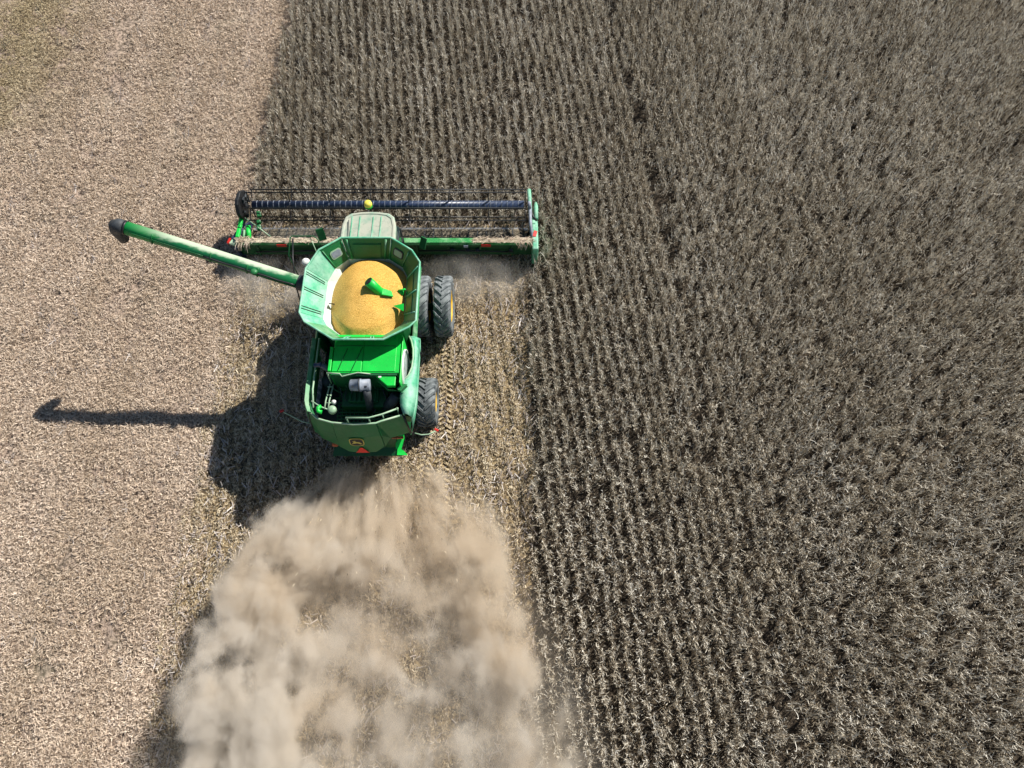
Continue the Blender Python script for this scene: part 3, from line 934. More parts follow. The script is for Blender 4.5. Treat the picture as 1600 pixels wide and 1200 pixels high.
# grain tank with its folding extensions
RIM = [(-0.72, 1.85), (0.76, 1.85), (1.40, 1.40), (1.66, 0.98), (1.66, -0.98), (1.48, -1.18), (0.80, -1.58), (-0.60, -1.58), (-1.46, -1.02), (-1.64, -0.72), (-1.64, 0.76), (-1.33, 1.42)]
LOW = [(-0.60, 1.56), (0.62, 1.56), (1.06, 1.24), (1.22, 0.92), (1.22, -0.62), (1.10, -0.80), (0.60, -1.14), (-0.56, -1.14), (-1.02, -0.78), (-1.16, -0.55), (-1.16, 0.74), (-0.98, 1.20)]
ZR, ZL = 4.72, 4.06
tank = MB()
tank.loft([[(x * 1.0, y * 1.0, ZL) for x, y in LOW], [(x * (0.70 if x < -0.9 else 1.0), y, 3.5) for x, y in LOW], [(x * 0.68, y * 0.97 + 0.0, 2.3) for x, y in LOW]], closed=True)
M['tankwall'] = paint('whitish_tank_wall', (0.62, 0.74, 0.66), 0.4, (0.75, 0.78, 0.70))
tank_o = tank.build('grain_tank', M['tankwall'], root, thick=0.03)
nR = len(RIM)
sh_ = MB().loft([[(x * 1.06 + 0.02 * (1 if x > 0 else -1), 0.2 + (y - 0.2) * 1.06, z) for x, y in LOW] for z in (ZL - 0.03, 3.3, 2.4)], closed=True)
sh_.build('tank_shell', M['green'], tank_o, thick=0.02)
def plan(i, t, s):
    """point on panel i: t along its edge, s from bottom (0) to rim (1)"""
    j = (i + 1) % nR
    a = Vector((*RIM[i], ZR)).lerp(Vector((*RIM[j], ZR)), t)
    b = Vector((*LOW[i], ZL)).lerp(Vector((*LOW[j], ZL)), t)
    return b.lerp(a, s)
pm = {0: 'green', 1: 'green', 2: 'green', 3: 'dusty', 4: 'dusty', 5: 'dusty', 6: 'green', 7: 'dusty', 8: 'pale', 9: 'pale', 10: 'pale', 11: 'green'}  # sun-facing left panels paler, shaded front ones darker: light put into the colour
pn = []
for i in range(nR):
    e = 0.006
    mb = MB().slab([plan(i, e, 0), plan(i, 1 - e, 0), plan(i, 1 - e, 1), plan(i, e, 1)], 0.028)
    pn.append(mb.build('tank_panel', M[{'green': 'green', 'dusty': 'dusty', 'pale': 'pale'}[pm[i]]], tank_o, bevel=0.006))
mb = MB().tube([(*RIM[i % nR], ZR) for i in range(nR + 1)], 0.032, 8, cap=False)
mb.build('tank_rim', M['pale'], tank_o)
def panel_normal(i):
    a = plan(i, 1, 0) - plan(i, 0, 0); b = plan(i, .5, 1) - plan(i, .5, 0)
    nn = a.cross(b).normalized()
    c = plan(i, .5, .5); inward = Vector((0, 0.2, c.z)) - c
    return nn if nn.dot(inward) > 0 else -nn
def rib(i, t, s0, s1, mat, r=0.022, off=0.03, name='panel_rib'):
    nn = panel_normal(i)
    MB().tube([plan(i, t, s0) + nn * off, plan(i, t, s1) + nn * off], r, 6).build(name, mat, tank_o)
for t in (0.10, 0.90):
    rib(0, t, 0.02, 0.95, M['dusty'], 0.035)
nn = panel_normal(0)
mb = MB().slab([plan(0, .2, .08) + nn * .03, plan(0, .8, .08) + nn * .03, plan(0, .8, .72) + nn * .03, plan(0, .2, .72) + nn * .03], 0.03)
mb.build('panel_cover', M['green'], tank_o, bevel=0.008)
for i in (1, 11):
    nn = panel_normal(i)
    c = plan(i, 0.5 if i == 11 else 0.5, 0.52)
    ax = (plan(i, 1, .5) - plan(i, 0, .5)).normalized(); ay = ax.cross(nn).normalized()
    def wpts(w, h, off, r):
        return [c + nn * off + ax * p[0] + ay * p[1] for p in rrect(w, h, r, 4)]
    MB().slab(wpts(0.36, 0.27, 0.022, 0.07), 0.03).build('window_frame', M['rail'] if i == 11 else M['soot'], tank_o)
    MB().slab(wpts(0.29, 0.20, 0.034, 0.05), 0.02).build('window', M['grey'] if i == 11 else M['roof'], tank_o)
for t in (0.06, 0.94):
    rib(11, t, 0.05, 0.9, M['dusty'], 0.02)
    rib(1, t, 0.05, 0.9, M['dusty'], 0.02)
# sealing slots across the left panel, ribs across the right one
for t in (0.10, 0.155, 0.53, 0.58, 0.88, 0.93):
    rib(9, t, 0.12, 0.98, M['black'], 0.012, 0.02, 'panel_slot')
for t in (0.07, 0.48, 0.86):
    rib(3, t, 0.02, 0.95, M['pale'], 0.022)
nn = panel_normal(3)
for (a, b) in ((0.10, 0.45), (0.51, 0.83)):
    MB().slab([plan(3, a, .1) + nn * .022, plan(3, b, .1) + nn * .022, plan(3, b, .62) + nn * .022, plan(3, a, .62) + nn * .022], 0.025).build('panel_cover', M['green'], tank_o, bevel=0.008)
for t in (0.2, 0.26, 0.74, 0.80):
    rib(6, t, 0.0, 0.95, M['pale'], 0.016)
mb = MB().slab([(-1.06, 0.02, 4.0), (-0.86, 0.0, 3.98), (-1.0, -0.06, 4.12)], 0.03)
mb.build('tank_hook', M['black'], tank_o)
mb = MB().lathe([(0.0, -0.06), (0.10, -0.06), (0.10, 0.05), (0.0, 0.06)], (1.10, 0.32, 4.12), 'x', 10)
mb.tube([(1.0, 0.33, 4.2), (1.22, 0.32, 4.3)], 0.03, 6)
mb.build('tank_sensor', M['deck'], tank_o)
mb = MB().slab([(1.2, -0.38, 4.22), (0.90, -0.20, 4.22), (1.2, -0.16, 4.28)], 0.04)
mb.build('tank_gusset', M['deck'], tank_o)
# filling auger poking out of the grain
mb = MB().tube([(0.62, 0.18, 4.05), (0.36, 0.30, 4.42), (0.20, 0.36, 4.66)], 0.135, 16, cap=False)
fa = mb.build('filling_auger', M['deck'], tank_o, thick=0.015)
mb = MB().tube([(0.26, 0.335, 4.58), (0.195, 0.362, 4.67)], 0.115, 14)
mb.build('auger_mouth', M['black'], tank_o)
mb = MB().slab([(0.54, 0.10, 4.34), (0.88, 0.08, 4.26), (0.82, 0.26, 4.28), (0.56, 0.32, 4.36)], 0.05)
mb.build('auger_cover', M['deck'], tank_o, bevel=0.015)

# cab
mb = MB()
cabp = [(-0.85, 1.75), (0.75, 1.75), (0.80, 3.1), (0.45, 3.45), (-0.55, 3.45), (-0.90, 3.1)]
mb.prism(cabp, 'z', 1.75, 2.3)
cab = mb.build('cab', M['green'], root, bevel=0.03)
mb = MB()
mb.prism([(x * 0.98, y * 0.995) for x, y in cabp], 'z', 2.3, 3.55)
mb.build('cab_glass', M['glass'], cab, bevel=0.03)
for (x, y) in cabp[1:]:
    MB().tube([(x * 0.985 - 0.002, y * 0.998, 2.3), (x * 0.97, y * 0.985, 3.56)], 0.04, 6).build('cab_pillar', M['black'], cab)
def roof_ring(s, z, front=0.0):
    pts = []
    c = (-0.18, 2.62)
    base = [(-1.02, 1.75), (0.66, 1.75), (0.70, 2.4), (0.68, 3.05), (0.60, 3.38), (0.42, 3.52), (0.1, 3.575), (-0.18, 3.585), (-0.46, 3.575), (-0.78, 3.52), (-0.96, 3.38), (-1.04, 3.05), (-1.06, 2.4)]
    return [(c[0] + (x - c[0]) * s, c[1] + (y - c[1]) * s, z) for x, y in base]
mb = MB()
mb.loft([roof_ring(0.97, 3.54), roof_ring(1.0, 3.60), roof_ring(1.0, 3.74), roof_ring(0.95, 3.80), roof_ring(0.885, 3.80), roof_ring(0.865, 3.775)], closed=True)
k = len(mb.v)
mb.f.append(tuple(range(k - 13, k))); mb.sm.append(False)
mb.f.append(tuple(range(0, 13))); mb.sm.append(False)
roof = mb.build('cab_roof', M['roof'], cab, bevel=0.01)
for xx in (-0.72, -0.47, -0.05, 0.2):
    MB().box(xx - 0.014, xx + 0.014, 1.9, 3.36, 3.77, 3.80).build('roof_rib', M['pale'], cab)
MB().tube([(-0.82, 3.2, 3.82), (-0.66, 1.95, 3.9)], 0.012, 5).build('antenna_cable', M['soot'], cab)
# satellite receiver on the roof nose
mb = MB().lathe([(0.0, 0.10), (0.07, 0.10), (0.115, 0.07), (0.13, 0.0), (0.13, -0.04), (0.0, -0.05)], (-0.25, 3.80, 3.86), 'z', 20)
gp = mb.build('satellite_receiver', M['dome'], root)
MB().lathe([(0.0, -0.05), (0.125, -0.05), (0.125, -0.12), (0.08, -0.16), (0.0, -0.16)], (-0.25, 3.80, 3.86), 'z', 20).build('receiver_base', M['deck'], gp)
MB().tube([(-0.25, 3.45, 3.72), (-0.25, 3.68, 3.74), (-0.25, 3.80, 3.70)], 0.03, 6).build('receiver_arm', M['black'], gp)
# mirrors on arms
for pts, c, sz, rz in (([(-0.95, 3.2, 3.45), (-1.5, 3.45, 3.3), (-1.86, 3.3, 3.2)], (-1.88, 3.22, 3.05), (0.26, 0.06, 0.42), 0.35),
                       ([(0.75, 3.1, 3.45), (1.15, 3.2, 3.3), (1.44, 3.0, 3.15)], (1.46, 2.92, 3.0), (0.22, 0.06, 0.42), -0.5)):
    arm = MB().tube(pts, 0.016, 6).build('mirror_arm', M['black'], root)
    MB().obox(c, sz, (-0.5, 0, rz)).build('mirror', M['darkgreen'], arm, bevel=0.02)
mb = MB().tube([(0.70, 2.95, 3.4), (0.84, 2.85, 3.35), (0.86, 2.5, 3.2), (0.72, 2.45, 3.1)], 0.014, 6)
mb.build('door_handle', M['black'], cab)

# left platform, ladder and rails
mb = MB().box(-2.30, -0.95, 1.25, 2.75, 1.82, 1.88)
pf = mb.build('platform', M['darkgreen'], root, bevel=0.01)
mb = MB().box(-2.36, -1.62, 1.30, 2.02, 2.30, 2.62)
mb.build('battery_box', M['dusty'], root, bevel=0.02)
for a in range(5):
    MB().obox((-2.16 + 0.12 * a, 1.68, 2.63), (0.03, 0.5, 0.012), (0, 0, -0.6)).build('tread_bar', M['deck'], root)
mb = MB().tube([(-2.95, 2.62, 1.2), (-2.95, 2.62, 2.75), (-2.95, 3.25, 2.85), (-2.9, 3.3, 2.85), (-2.2, 3.3, 2.85), (-2.05, 3.2, 2.85), (-1.95, 3.0, 2.6)], 0.022, 6)
mb.build('ladder_rail', M['darkgreen'], pf)
mb = MB().tube([(-2.92, 1.85, 1.0), (-2.75, 1.8, 2.2), (-2.70, 2.0, 2.7), (-2.78, 2.5, 2.8), (-2.86, 3.2, 2.84)], 0.025, 6)
mb.build('ladder_rail', M['black'], pf)
mb = MB().tube([(-2.3, 3.28, 2.82), (-2.05, 2.75, 1.9)], 0.014, 6)
mb.build('ladder_rail', M['rail'], pf)
for i in range(4):
    MB().box(-3.02, -2.4, 2.35, 2.6, 0.5 + 0.33 * i, 0.53 + 0.33 * i).build('ladder_step', M['black'], pf)
mb = MB()
mb.lathe([(0.0, -0.1), (0.12, -0.08), (0.14, 0.04), (0.1, 0.1), (0.0, 0.12)], (-2.45, 2.55, 2.45), 'z', 12)
mb.obox((-2.33, 2.45, 2.4), (0.26, 0.12, 0.1), (0, 0, -0.7))
mb.build('work_lamp', M['white'], pf)
mb = MB().tube([(-2.15, 2.25, 2.5), (-1.95, 2.2, 2.55), (-1.7, 2.18, 2.5)], 0.03, 6)
mb.build('hose', M['rail'], root)
mb = MB().tube([(-2.2, 2.3, 2.0), (-2.15, 2.15, 2.45)], 0.14, 10)
mb.build('hydraulic_tank', M['blue'], root)

# unloading auger
A0, A1 = Vector((-1.95, 0.66, 4.13)), Vector((-6.72, 1.66, 5.44))
ad = (A1 - A0).normalized()
mb = MB().tube([A0, A0.lerp(A1, .33), A0.lerp(A1, .66), A1], 0.195, 24)
N = NT('auger_tube_paint')
co = N.objco()
g = N.n('ShaderNodeNewGeometry'); nz = N.sep(g.outputs['Normal'])
k = N.math('ADD', N.math('MULTIPLY', nz[2], 0.6), N.math('MULTIPLY', nz[1], 0.6))
k = N.math('ADD', k, N.math('MULTIPLY', N.math('SUBTRACT', N.noise(N.vmul(co, (0.9, 2.5, 2.5)), 2.2, 5, 0.65), 0.5), 1.3))
xx = N.sep(co)[0]
d = N.math('MULTIPLY', N.ss(k, 0.18, 0.62), N.ss(xx, -6.7, -5.2))
c = N.mix(d, N.mix(N.ss(xx, -6.3, -5.4), (0.008, 0.30, 0.06), (0.010, 0.15, 0.05)), (0.42, 0.50, 0.36))
N.bsdf(c, N.math('ADD', 0.4, N.math('MULTIPLY', d, 0.4)), spec=0.4)
aug = mb.build('unloading_auger', N.m, root)
an = Vector((0, 0, 1)) - ad * ad.z; an.normalize(); as_ = ad.cross(an)
if as_.y > 0: as_ = -as_
# hydraulic line, clamps and fold bracket along its near side
def on_tube(t, ang, r=0.205):
    return A0.lerp(A1, t) + an * (r * math.sin(ang)) + as_ * (r * math.cos(ang))
mb = MB().tube([on_tube(t, R(25) + 0.04 * math.sin(t * 40)) for t in np.linspace(0.02, 0.55, 24)], 0.028, 6)
mb.build('hydraulic_line', M['black'], aug)
mb = MB().tube([on_tube(t, R(32)) for t in np.linspace(0.55, 0.97, 12)], 0.014, 6)
mb.build('hydraulic_line', M['darkgreen'], aug)
for t in (0.24, 0.30, 0.51, 0.84):
    MB().tube([on_tube(t, a, 0.205) for a in np.linspace(R(-20), R(75), 8)], 0.026, 6).build('pipe_clamp', M['green'], aug)
mb = MB().lathe([(0.0, -0.05), (0.09, -0.05), (0.1, 0.0), (0.09, 0.05), (0, 0.05)], on_tube(0.255, R(38), 0.25), 'z', 14)
mb.build('line_coupling', M['green'], aug)
mb = MB().tube([A1 - ad * 0.03, A1 + ad * 0.04], 0.205, 20)
mb.build('spout_collar', M['black'], aug)
B0 = A1 + ad * 0.03
mb = MB()
bp = [B0, B0 + ad * 0.14 + Vector((0, 0, -0.01)), B0 + ad * 0.27 + Vector((0, 0, -0.09)), B0 + ad * 0.36 + Vector((0, 0, -0.28)), B0 + ad * 0.37 + Vector((0, 0, -0.75))]
mb.tube(bp, 0.22, 20, cap=False, radii=[0.20, 0.205, 0.205, 0.185, 0.14])
mb.build('auger_spout', M['soot'], aug, thick=0.02)
# elbow where the auger meets the tank
mb = MB().tube([A0 + ad * 0.06, A0 - ad * 0.18, A0 - ad * 0.34 + Vector((0, 0, -0.10)), A0 - ad * 0.42 + Vector((0, 0, -0.5)), A0 - ad * 0.44 + Vector((0, 0, -1.8))], 0.24, 18)
mb.build('auger_elbow', M['soot'], aug)
MB().lathe([(0.0, -0.08), (0.12, -0.08), (0.12, 0.08), (0.0, 0.08)], (-1.72, 0.98, 4.15), 'z', 12).build('elbow_pivot', M['green'], aug)

# ------------------------------------------------------------------ wheels
def lug_mesh(Rr, Wd):
    mb = MB()
    w = Wd / 2
    hh = 0.052
    n = 5
    rws = []
    for i in range(n):
        t = i / (n - 1)
        x = t * w * 1.0
        ang = t * 0.30 * (0.8 / Rr) * 1.2
        drop = 0.0 if t < 0.75 else (t - 0.75) * 0.16
        half = (0.042 + 0.012 * t) / Rr
        r0, r1 = Rr - 0.03 - drop, Rr + hh - 0.055 + 0.05 - drop
        row = []
        for (rr, da) in ((r0, -half * 1.3), (r1, -half * 0.8), (r1, half * 0.8), (r0, half * 1.3)):
            a = ang + da
            row.append((x, rr * math.sin(a), rr * math.cos(a)))
        rws.append(row)
    mb.loft(rws)
    mb.f.append((0, 1, 2, 3)); mb.sm.append(False)
    o = (n - 1) * 4
    mb.f.append((o, o + 1, o + 2, o + 3)); mb.sm.append(False)
    return mb.mesh('tread_lug', M['rubber'])
def make_wheel(loc, Rr, Wd, rimr, nl, deep, lugm, out):
    w = Wd / 2
    e = bpy.data.objects.new('wheel', None)
    sc.collection.objects.link(e); e.parent = root; e.location = loc
    prof = [(rimr, -w * 0.78), (rimr + 0.05, -w * 0.95), ((rimr + Rr) / 2, -w * 1.04), (Rr - 0.09, -w * 0.98), (Rr - 0.025, -w * 0.82), (Rr - 0.005, -w * 0.4), (Rr, 0),
            (Rr - 0.005, w * 0.4), (Rr - 0.025, w * 0.82), (Rr - 0.09, w * 0.98), ((rimr + Rr) / 2, w * 1.04), (rimr + 0.05, w * 0.95), (rimr, w * 0.78)]
    MB().lathe(prof, (0, 0, 0), 'x', 48).build('tyre', M['rubber'], e)
    s = out
    rp = [(rimr + 0.015, s * w * 0.80), (rimr - 0.02, s * w * 0.82), (rimr - 0.05, s * w * 0.6), (rimr - 0.07, s * w * deep), (rimr * 0.45, s * w * (deep + 0.1)), (rimr * 0.4, s * w * (deep + 0.25)), (0.0, s * w * (deep + 0.25))]
    MB().lathe(rp, (0, 0, 0), 'x', 36).build('rim', M['yellow'], e, thick=0.02)
    hub = MB().lathe([(0.14, s * w * (deep + 0.25)), (0.13, s * w * (deep + 0.55)), (0.0, s * w * (deep + 0.58))], (0, 0, 0), 'x', 16)
    hub.build('hub', M['yellow'], e)
    first = True
    for i in range(nl):
        for side in (1, -1):
            o = bpy.data.objects.new('tread_lug', lugm)
            sc.collection.objects.link(o); o.parent = e
            a = 2 * math.pi * (i + (0.5 if side < 0 else 0)) / nl
            o.rotation_euler = (-a, 0, 0)
            o.scale = (side, 1, 1)
    return e
lf = lug_mesh(1.0, 0.56); lr = lug_mesh(0.755, 0.62)
for sx in (-1, 1):
    make_wheel((sx * 2.03, 1.72, 1.02), 1.0, 0.56, 0.56, 22, 0.05, lf, sx)
    make_wheel((sx * 1.27, 1.72, 1.02), 1.0, 0.56, 0.56, 22, -0.2, lf, sx)
    make_wheel((sx * 1.60, -1.76, 0.775), 0.755, 0.62, 0.36, 18, 0.2, lr, sx)
MB().tube([(-2.0, 1.72, 1.02), (2.0, 1.72, 1.02)], 0.13, 12).build('front_axle', M['darkgreen'], root)
MB().tube([(-1.5, -1.76, 0.81), (1.5, -1.76, 0.81)], 0.10, 12).build('rear_axle', M['darkgreen'], root)

# ------------------------------------------------------------------ the header
mb = MB()
mb.loft([[(-0.62, 2.3, 1.75), (0.42, 2.3, 1.75), (0.42, 2.3, 1.05), (-0.62, 2.3, 1.05)], [(-0.72, 4.35, 1.0), (0.52, 4.35, 1.0), (0.52, 4.35, 0.35), (-0.72, 4.35, 0.35)]], closed=True)
mb.build('feeder_house', M['darkgreen'], root, bevel=0.02)
HL, HR = -5.50, 5.05
mb = MB()
mb.prism([(4.24, 1.06), (4.26, 1.2), (4.46, 1.2), (4.49, 1.06)], 'x', HL, HR)
hd = mb.build('header_frame', M['beam'], root, bevel=0.012)
mb = MB().slab([(HL, 4.30, 1.06), (HR, 4.30, 1.06), (HR, 4.29, 0.60), (HL, 4.29, 0.60)], 0.04)
mb.prism([(4.27, 0.46), (4.29, 0.60), (4.42, 0.60), (4.42, 0.46)], 'x', HL, HR)
mb.build('back_sheet', M['shade'], hd)
for xx in np.linspace(HL + 0.7, HR - 0.7, 9):
    if abs(xx + 0.1) < 0.75: continue
    MB().slab([(xx, 4.30, 1.05), (xx, 4.24, 0.48), (xx, 4.18, 0.48), (xx, 4.24, 1.0)], 0.05).build('frame_post', M['shade'], hd)
MB().tube([(1.0, 4.2, 0.78), (2.6, 4.2, 0.8), (4.4, 4.2, 0.72)], 0.03, 6).build('hydraulic_line', M['black'], hd)
MB().tube([(-4.9, 4.2, 0.72), (-2.6, 4.2, 0.8), (-1.0, 4.2, 0.78)], 0.03, 6).build('hydraulic_line', M['black'], hd)
for xx in (-3.88, 3.42):
    MB().box(xx - 0.17, xx + 0.17, 4.205, 4.235, 1.02, 1.14).build('reflector', M['red'], hd)
MB().box(2.62, 2.78, 4.18, 4.235, 0.98, 1.1).build('work_light', M['grey'], hd, bevel=0.01)
for xx in (2.2, 2.75, 3.1, 4.3):
    MB().obox((xx, 4.2, 0.82), (0.14, 0.1, 0.12), (0.4, 0.2, 0.1)).build('valve_block', M['black'], hd, bevel=0.01)
# drapers: one flight deck each side of the feeder, with cleats
N = NT('draper_belt')
co = N.objco()
nn = N.noise(co, 9, 4, 0.7)
N.bsdf(N.mix(N.ss(N.math('ADD', N.math('MULTIPLY', nn, 0.7), N.math('MULTIPLY', N.noise(co, 1.2, 3), 0.5)), 0.45, 0.85), (0.03, 0.03, 0.028), (0.24, 0.20, 0.14)), 0.8, spec=0.2, bump=nn, bd=0.02)
M['belt'] = N.m
for (a, b) in ((HL + 0.25, -0.78), (0.58, HR - 0.25)):
    bl_ = MB().slab([(a, 4.44, 0.46), (b, 4.44, 0.46), (b, 5.62, 0.16), (a, 5.62, 0.16)], 0.03).build('draper_belt', M['belt'], root)
    for xx in np.arange(a + 0.15, b, 0.33):
        MB().slab([(xx, 4.46, 0.485), (xx + 0.03, 4.46, 0.485), (xx + 0.03, 5.6, 0.195), (xx, 5.6, 0.195)], 0.03).build('belt_cleat', M['soot'], bl_)
mb = MB().slab([(-0.78, 4.44, 0.36), (0.58, 4.44, 0.36), (0.58, 5.62, 0.15), (-0.78, 5.62, 0.15)], 0.03)
mb.build('feed_deck', M['belt'], root)
mb = MB()
mb.box(HL + 0.1, HR - 0.1, 5.60, 5.72, 0.08, 0.14)
cb = mb.build('cutter_bar', M['steel'], root)
gm = MB().prism([(-0.02, 0.0), (0.02, 0.0), (0.006, 0.13), (-0.006, 0.13)], 'z', 0.085, 0.12)
gmm = gm.mesh('knife_guard', M['soot'])
for i, xx in enumerate(np.arange(HL + 0.2, HR - 0.2, 0.1524)):
    o = bpy.data.objects.new('knife_guard', gmm); sc.collection.objects.link(o); o.parent = cb; o.location = (xx, 5.72, 0)

# reel
RX0, RX1, RY, RZ, RR_ = -5.12, 4.86, 5.69, 1.50, 0.57
reel = MB().tube([(RX0 + 0.12, RY, RZ), (RX1 - 0.08, RY, RZ)], 0.15, 20).build('reel', M['blue'], root)
for xx in np.arange(RX0 + 0.3, RX1, 0.2):
    MB().lathe([(0.15, -0.008), (0.156, -0.008), (0.156, 0.008), (0.15, 0.008)], (xx, RY, RZ), 'x', 16).build('reel_band', M['grey'], reel)
angs = [R(36 - 16 + 60 * i) for i in range(6)]
sp_x = [RX0 + 0.05] + [-3.62 + 1.425 * i for i in range(6)] + [RX1 - 0.03]
for xx in sp_x:
    mb = MB()
    ring = []
    for a in angs:
        p = Vector((xx, RY + RR_ * math.cos(a), RZ + RR_ * math.sin(a)))
        c0 = Vector((xx, RY + 0.13 * math.cos(a), RZ + 0.13 * math.sin(a)))
        mb.obox((p + c0) / 2, (0.022, RR_ - 0.12, 0.055), (a, 0, 0))
        ring.append(p)
    mb.build('reel_spider', M['black'], reel)
tb = MB()
for xx in np.arange(RX0 + 0.12, RX1, 0.152):
    tb.tube([(xx, 0, 0), (xx, 0.04, -0.10), (xx, 0.0, -0.26)], 0.012, 4)
tine_me = tb.mesh('reel_tine', M['black'])
bat_me = MB().tube([(RX0, 0, 0), (RX1, 0, 0)], 0.021, 8).mesh('reel_bat', M['black'])
for a in angs:
    p = (0, RY + RR_ * math.cos(a), RZ + RR_ * math.sin(a))
    o = bpy.data.objects.new('reel_bat', bat_me); sc.collection.objects.link(o); o.parent = reel; o.location = p
    o = bpy.data.objects.new('reel_tine', tine_me); sc.collection.objects.link(o); o.parent = reel; o.location = p
    o.rotation_euler = (R(62), 0, 0) if math.cos(a) > 0.2 else (R(25), 0, 0)
    o['kind'] = 'stuff'
# right end: pale divider, reel arm and drive cover
mb = MB()
mb.prism([(4.0, 0.3), (4.0, 1.16), (4.4, 1.24), (5.1, 1.12), (5.75, 0.72), (5.75, 0.12), (4.1, 0.1)], 'x', HR + 0.02, HR + 0.24)
en = mb.build('end_divider', M['pale'], root, bevel=0.05)
mb = MB().tube([(HR + 0.18, 5.55, 0.85), (HR + 0.19, 6.2, 0.8), (HR + 0.20, 6.6, 0.5)], 0.09, 10, radii=[0.09, 0.085, 0.05])
mb.build('divider_nose', M['pale'], en)
mb = MB().tube([(HR - 0.02, 5.4, 1.1), (HR - 0.06, 6.2, 1.25), (HR - 0.07, 6.62, 1.2)], 0.075, 10)
mb.build('reel_arm', M['pale'], root)
mb = MB().lathe([(0.0, -0.06), (0.14, -0.06), (0.14, 0.06), (0.0, 0.06)], (HR - 0.07, 5.7, 1.48), 'x', 14)
mb.tube([(HR - 0.05, 5.7, 1.45), (HR - 0.04, 5.1, 1.25), (HR + 0.02, 4.5, 1.2)], 0.06, 8)
mb.build('reel_arm', M['grey'], root)
mb = MB().tube([(HR - 0.03, 5.62, 1.35), (HR + 0.06, 5.35, 1.25), (HR + 0.20, 5.25, 1.15)], 0.04, 8)
mb.build('hydraulic_line', M['black'], root)
MB().obox((HR + 0.12, 4.62, 1.235), (0.13, 0.26, 0.02), (0.0, 0.15, -0.25)).build('reflector', M['red'], en, bevel=0.008)
# left end: dark drive shield, green bracket, divider with a red and white tip
mb = MB()
pts = []
for k in range(20):
    a = 2 * math.pi * k / 20
    r = 0.54 * (1 + 0.06 * math.sin(3 * a + 1) + 0.04 * math.sin(7 * a))
    pts.append((RY + 0.02 + r * math.cos(a), RZ - 0.05 + r * math.sin(a) * 0.95))
mb.prism(pts, 'x', HL + 0.02, HL + 0.16)
ls = mb.build('drive_shield', M['black'], root, bevel=0.03)
for q in range(9):
    a = rnd(0, 6.28); r = rnd(0.15, 0.5)
    MB().obox((HL + 0.2, RY + r * math.cos(a), RZ + r * math.sin(a)), (0.06, rnd(.05, .3), rnd(.05, .2)), (a, 0.2, 0.1)).build('shield_bolt', M['soot'], ls, bevel=0.01)
mb = MB().slab([(HL - 0.22, 4.5, 1.1), (HL + 0.06, 4.4, 1.1), (HL + 0.1, 5.6, 0.9), (HL - 0.05, 5.9, 0.6)], 0.06)
mb.prism([(4.1, 0.15), (4.1, 1.05), (5.2, 0.9), (5.9, 0.3), (5.9, 0.1)], 'x', HL - 0.08, HL + 0.02)
le = mb.build('end_divider', M['blue'], root, bevel=0.02)
MB().box(HL - 0.02, HL + 0.12, 4.45, 5.6, 1.15, 1.28).build('reel_arm', M['deck'], root, bevel=0.03)
MB().tube([(HL + 0.42, 4.42, 1.05), (HL + 0.36, 4.95, 1.25)], 0.085, 12).build('lift_cylinder', M['deck'], root)
MB().tube([(HL + 0.22, 4.4, 1.1), (HL + 0.24, 4.8, 1.2)], 0.045, 8).build('lift_cylinder', M['dusty'], root)
for (y, z, s) in ((5.38, 1.35, 0.22), (5.12, 1.25, 0.14), (4.95, 1.15, 0.2)):
    MB().obox((HL + 0.72, y, z), (0.16, s, 0.16), (0.2, 0.1, 0.3)).build('drive_bracket', M['green'], root, bevel=0.03)
MB().tube([(HL + 0.02, 5.45, 1.2), (HL + 0.62, 4.95, 1.32), (HL + 1.22, 4.5, 1.22)], 0.02, 6).build('brace_rod', M['rail'], root)
MB().obox((HL - 0.30, 4.46, 1.0), (0.16, 0.24, 0.1), (0, 0, -0.25)).build('reflector', M['red'], le, bevel=0.03)
MB().obox((HL - 0.11, 4.42, 1.04), (0.26, 0.34, 0.1), (0, 0, -0.4)).build('divider_tip', M['rail'], le, bevel=0.03)

# straw lying along the header beam
segs = []
for i in range(620):
    side = random.random()
    x = rnd(HL, -0.9) if side < 0.62 else rnd(3.0, HR + 0.1)
    y = 4.36 + rnd(-0.12, 0.13)
    a = rnd(-0.7, 0.7) if random.random() < .7 else rnd(0, 6.28)
    L = rnd(0.05, 0.22)
    zz = 1.21 + rnd(0, 0.05)
    d = Vector((math.cos(a), math.sin(a), rnd(-.15, .25)))
    p = Vector((x, y, zz))
    segs.append(([p - d * L / 2, p + d * L / 2], rnd(0.012, 0.024), (-math.sin(a), math.cos(a), 0), random.random()))
for i in range(70):
    x = rnd(HL, HL + 0.5) if i % 2 else rnd(HR - 0.6, HR + 0.1)
    p = Vector((x, 4.26, 1.2)); d = Vector((rnd(-.5, .5), -rnd(0.1, 1), rnd(-.8, .3))) * rnd(.15, .35)
    segs.append(([p, p + d * .6, p + d + Vector((0, 0, -.06))], 0.016, (1, 0, 0), random.random()))
me = strips_mesh('straw_on_header', segs, m_chaff)
ob = bpy.data.objects.new('straw_on_header', me); sc.collection.objects.link(ob); ob.location = O
ob['kind'] = 'stuff'; ob['label'] = 'loose straw heaped along the top beam of the header'; ob['category'] = 'straw'
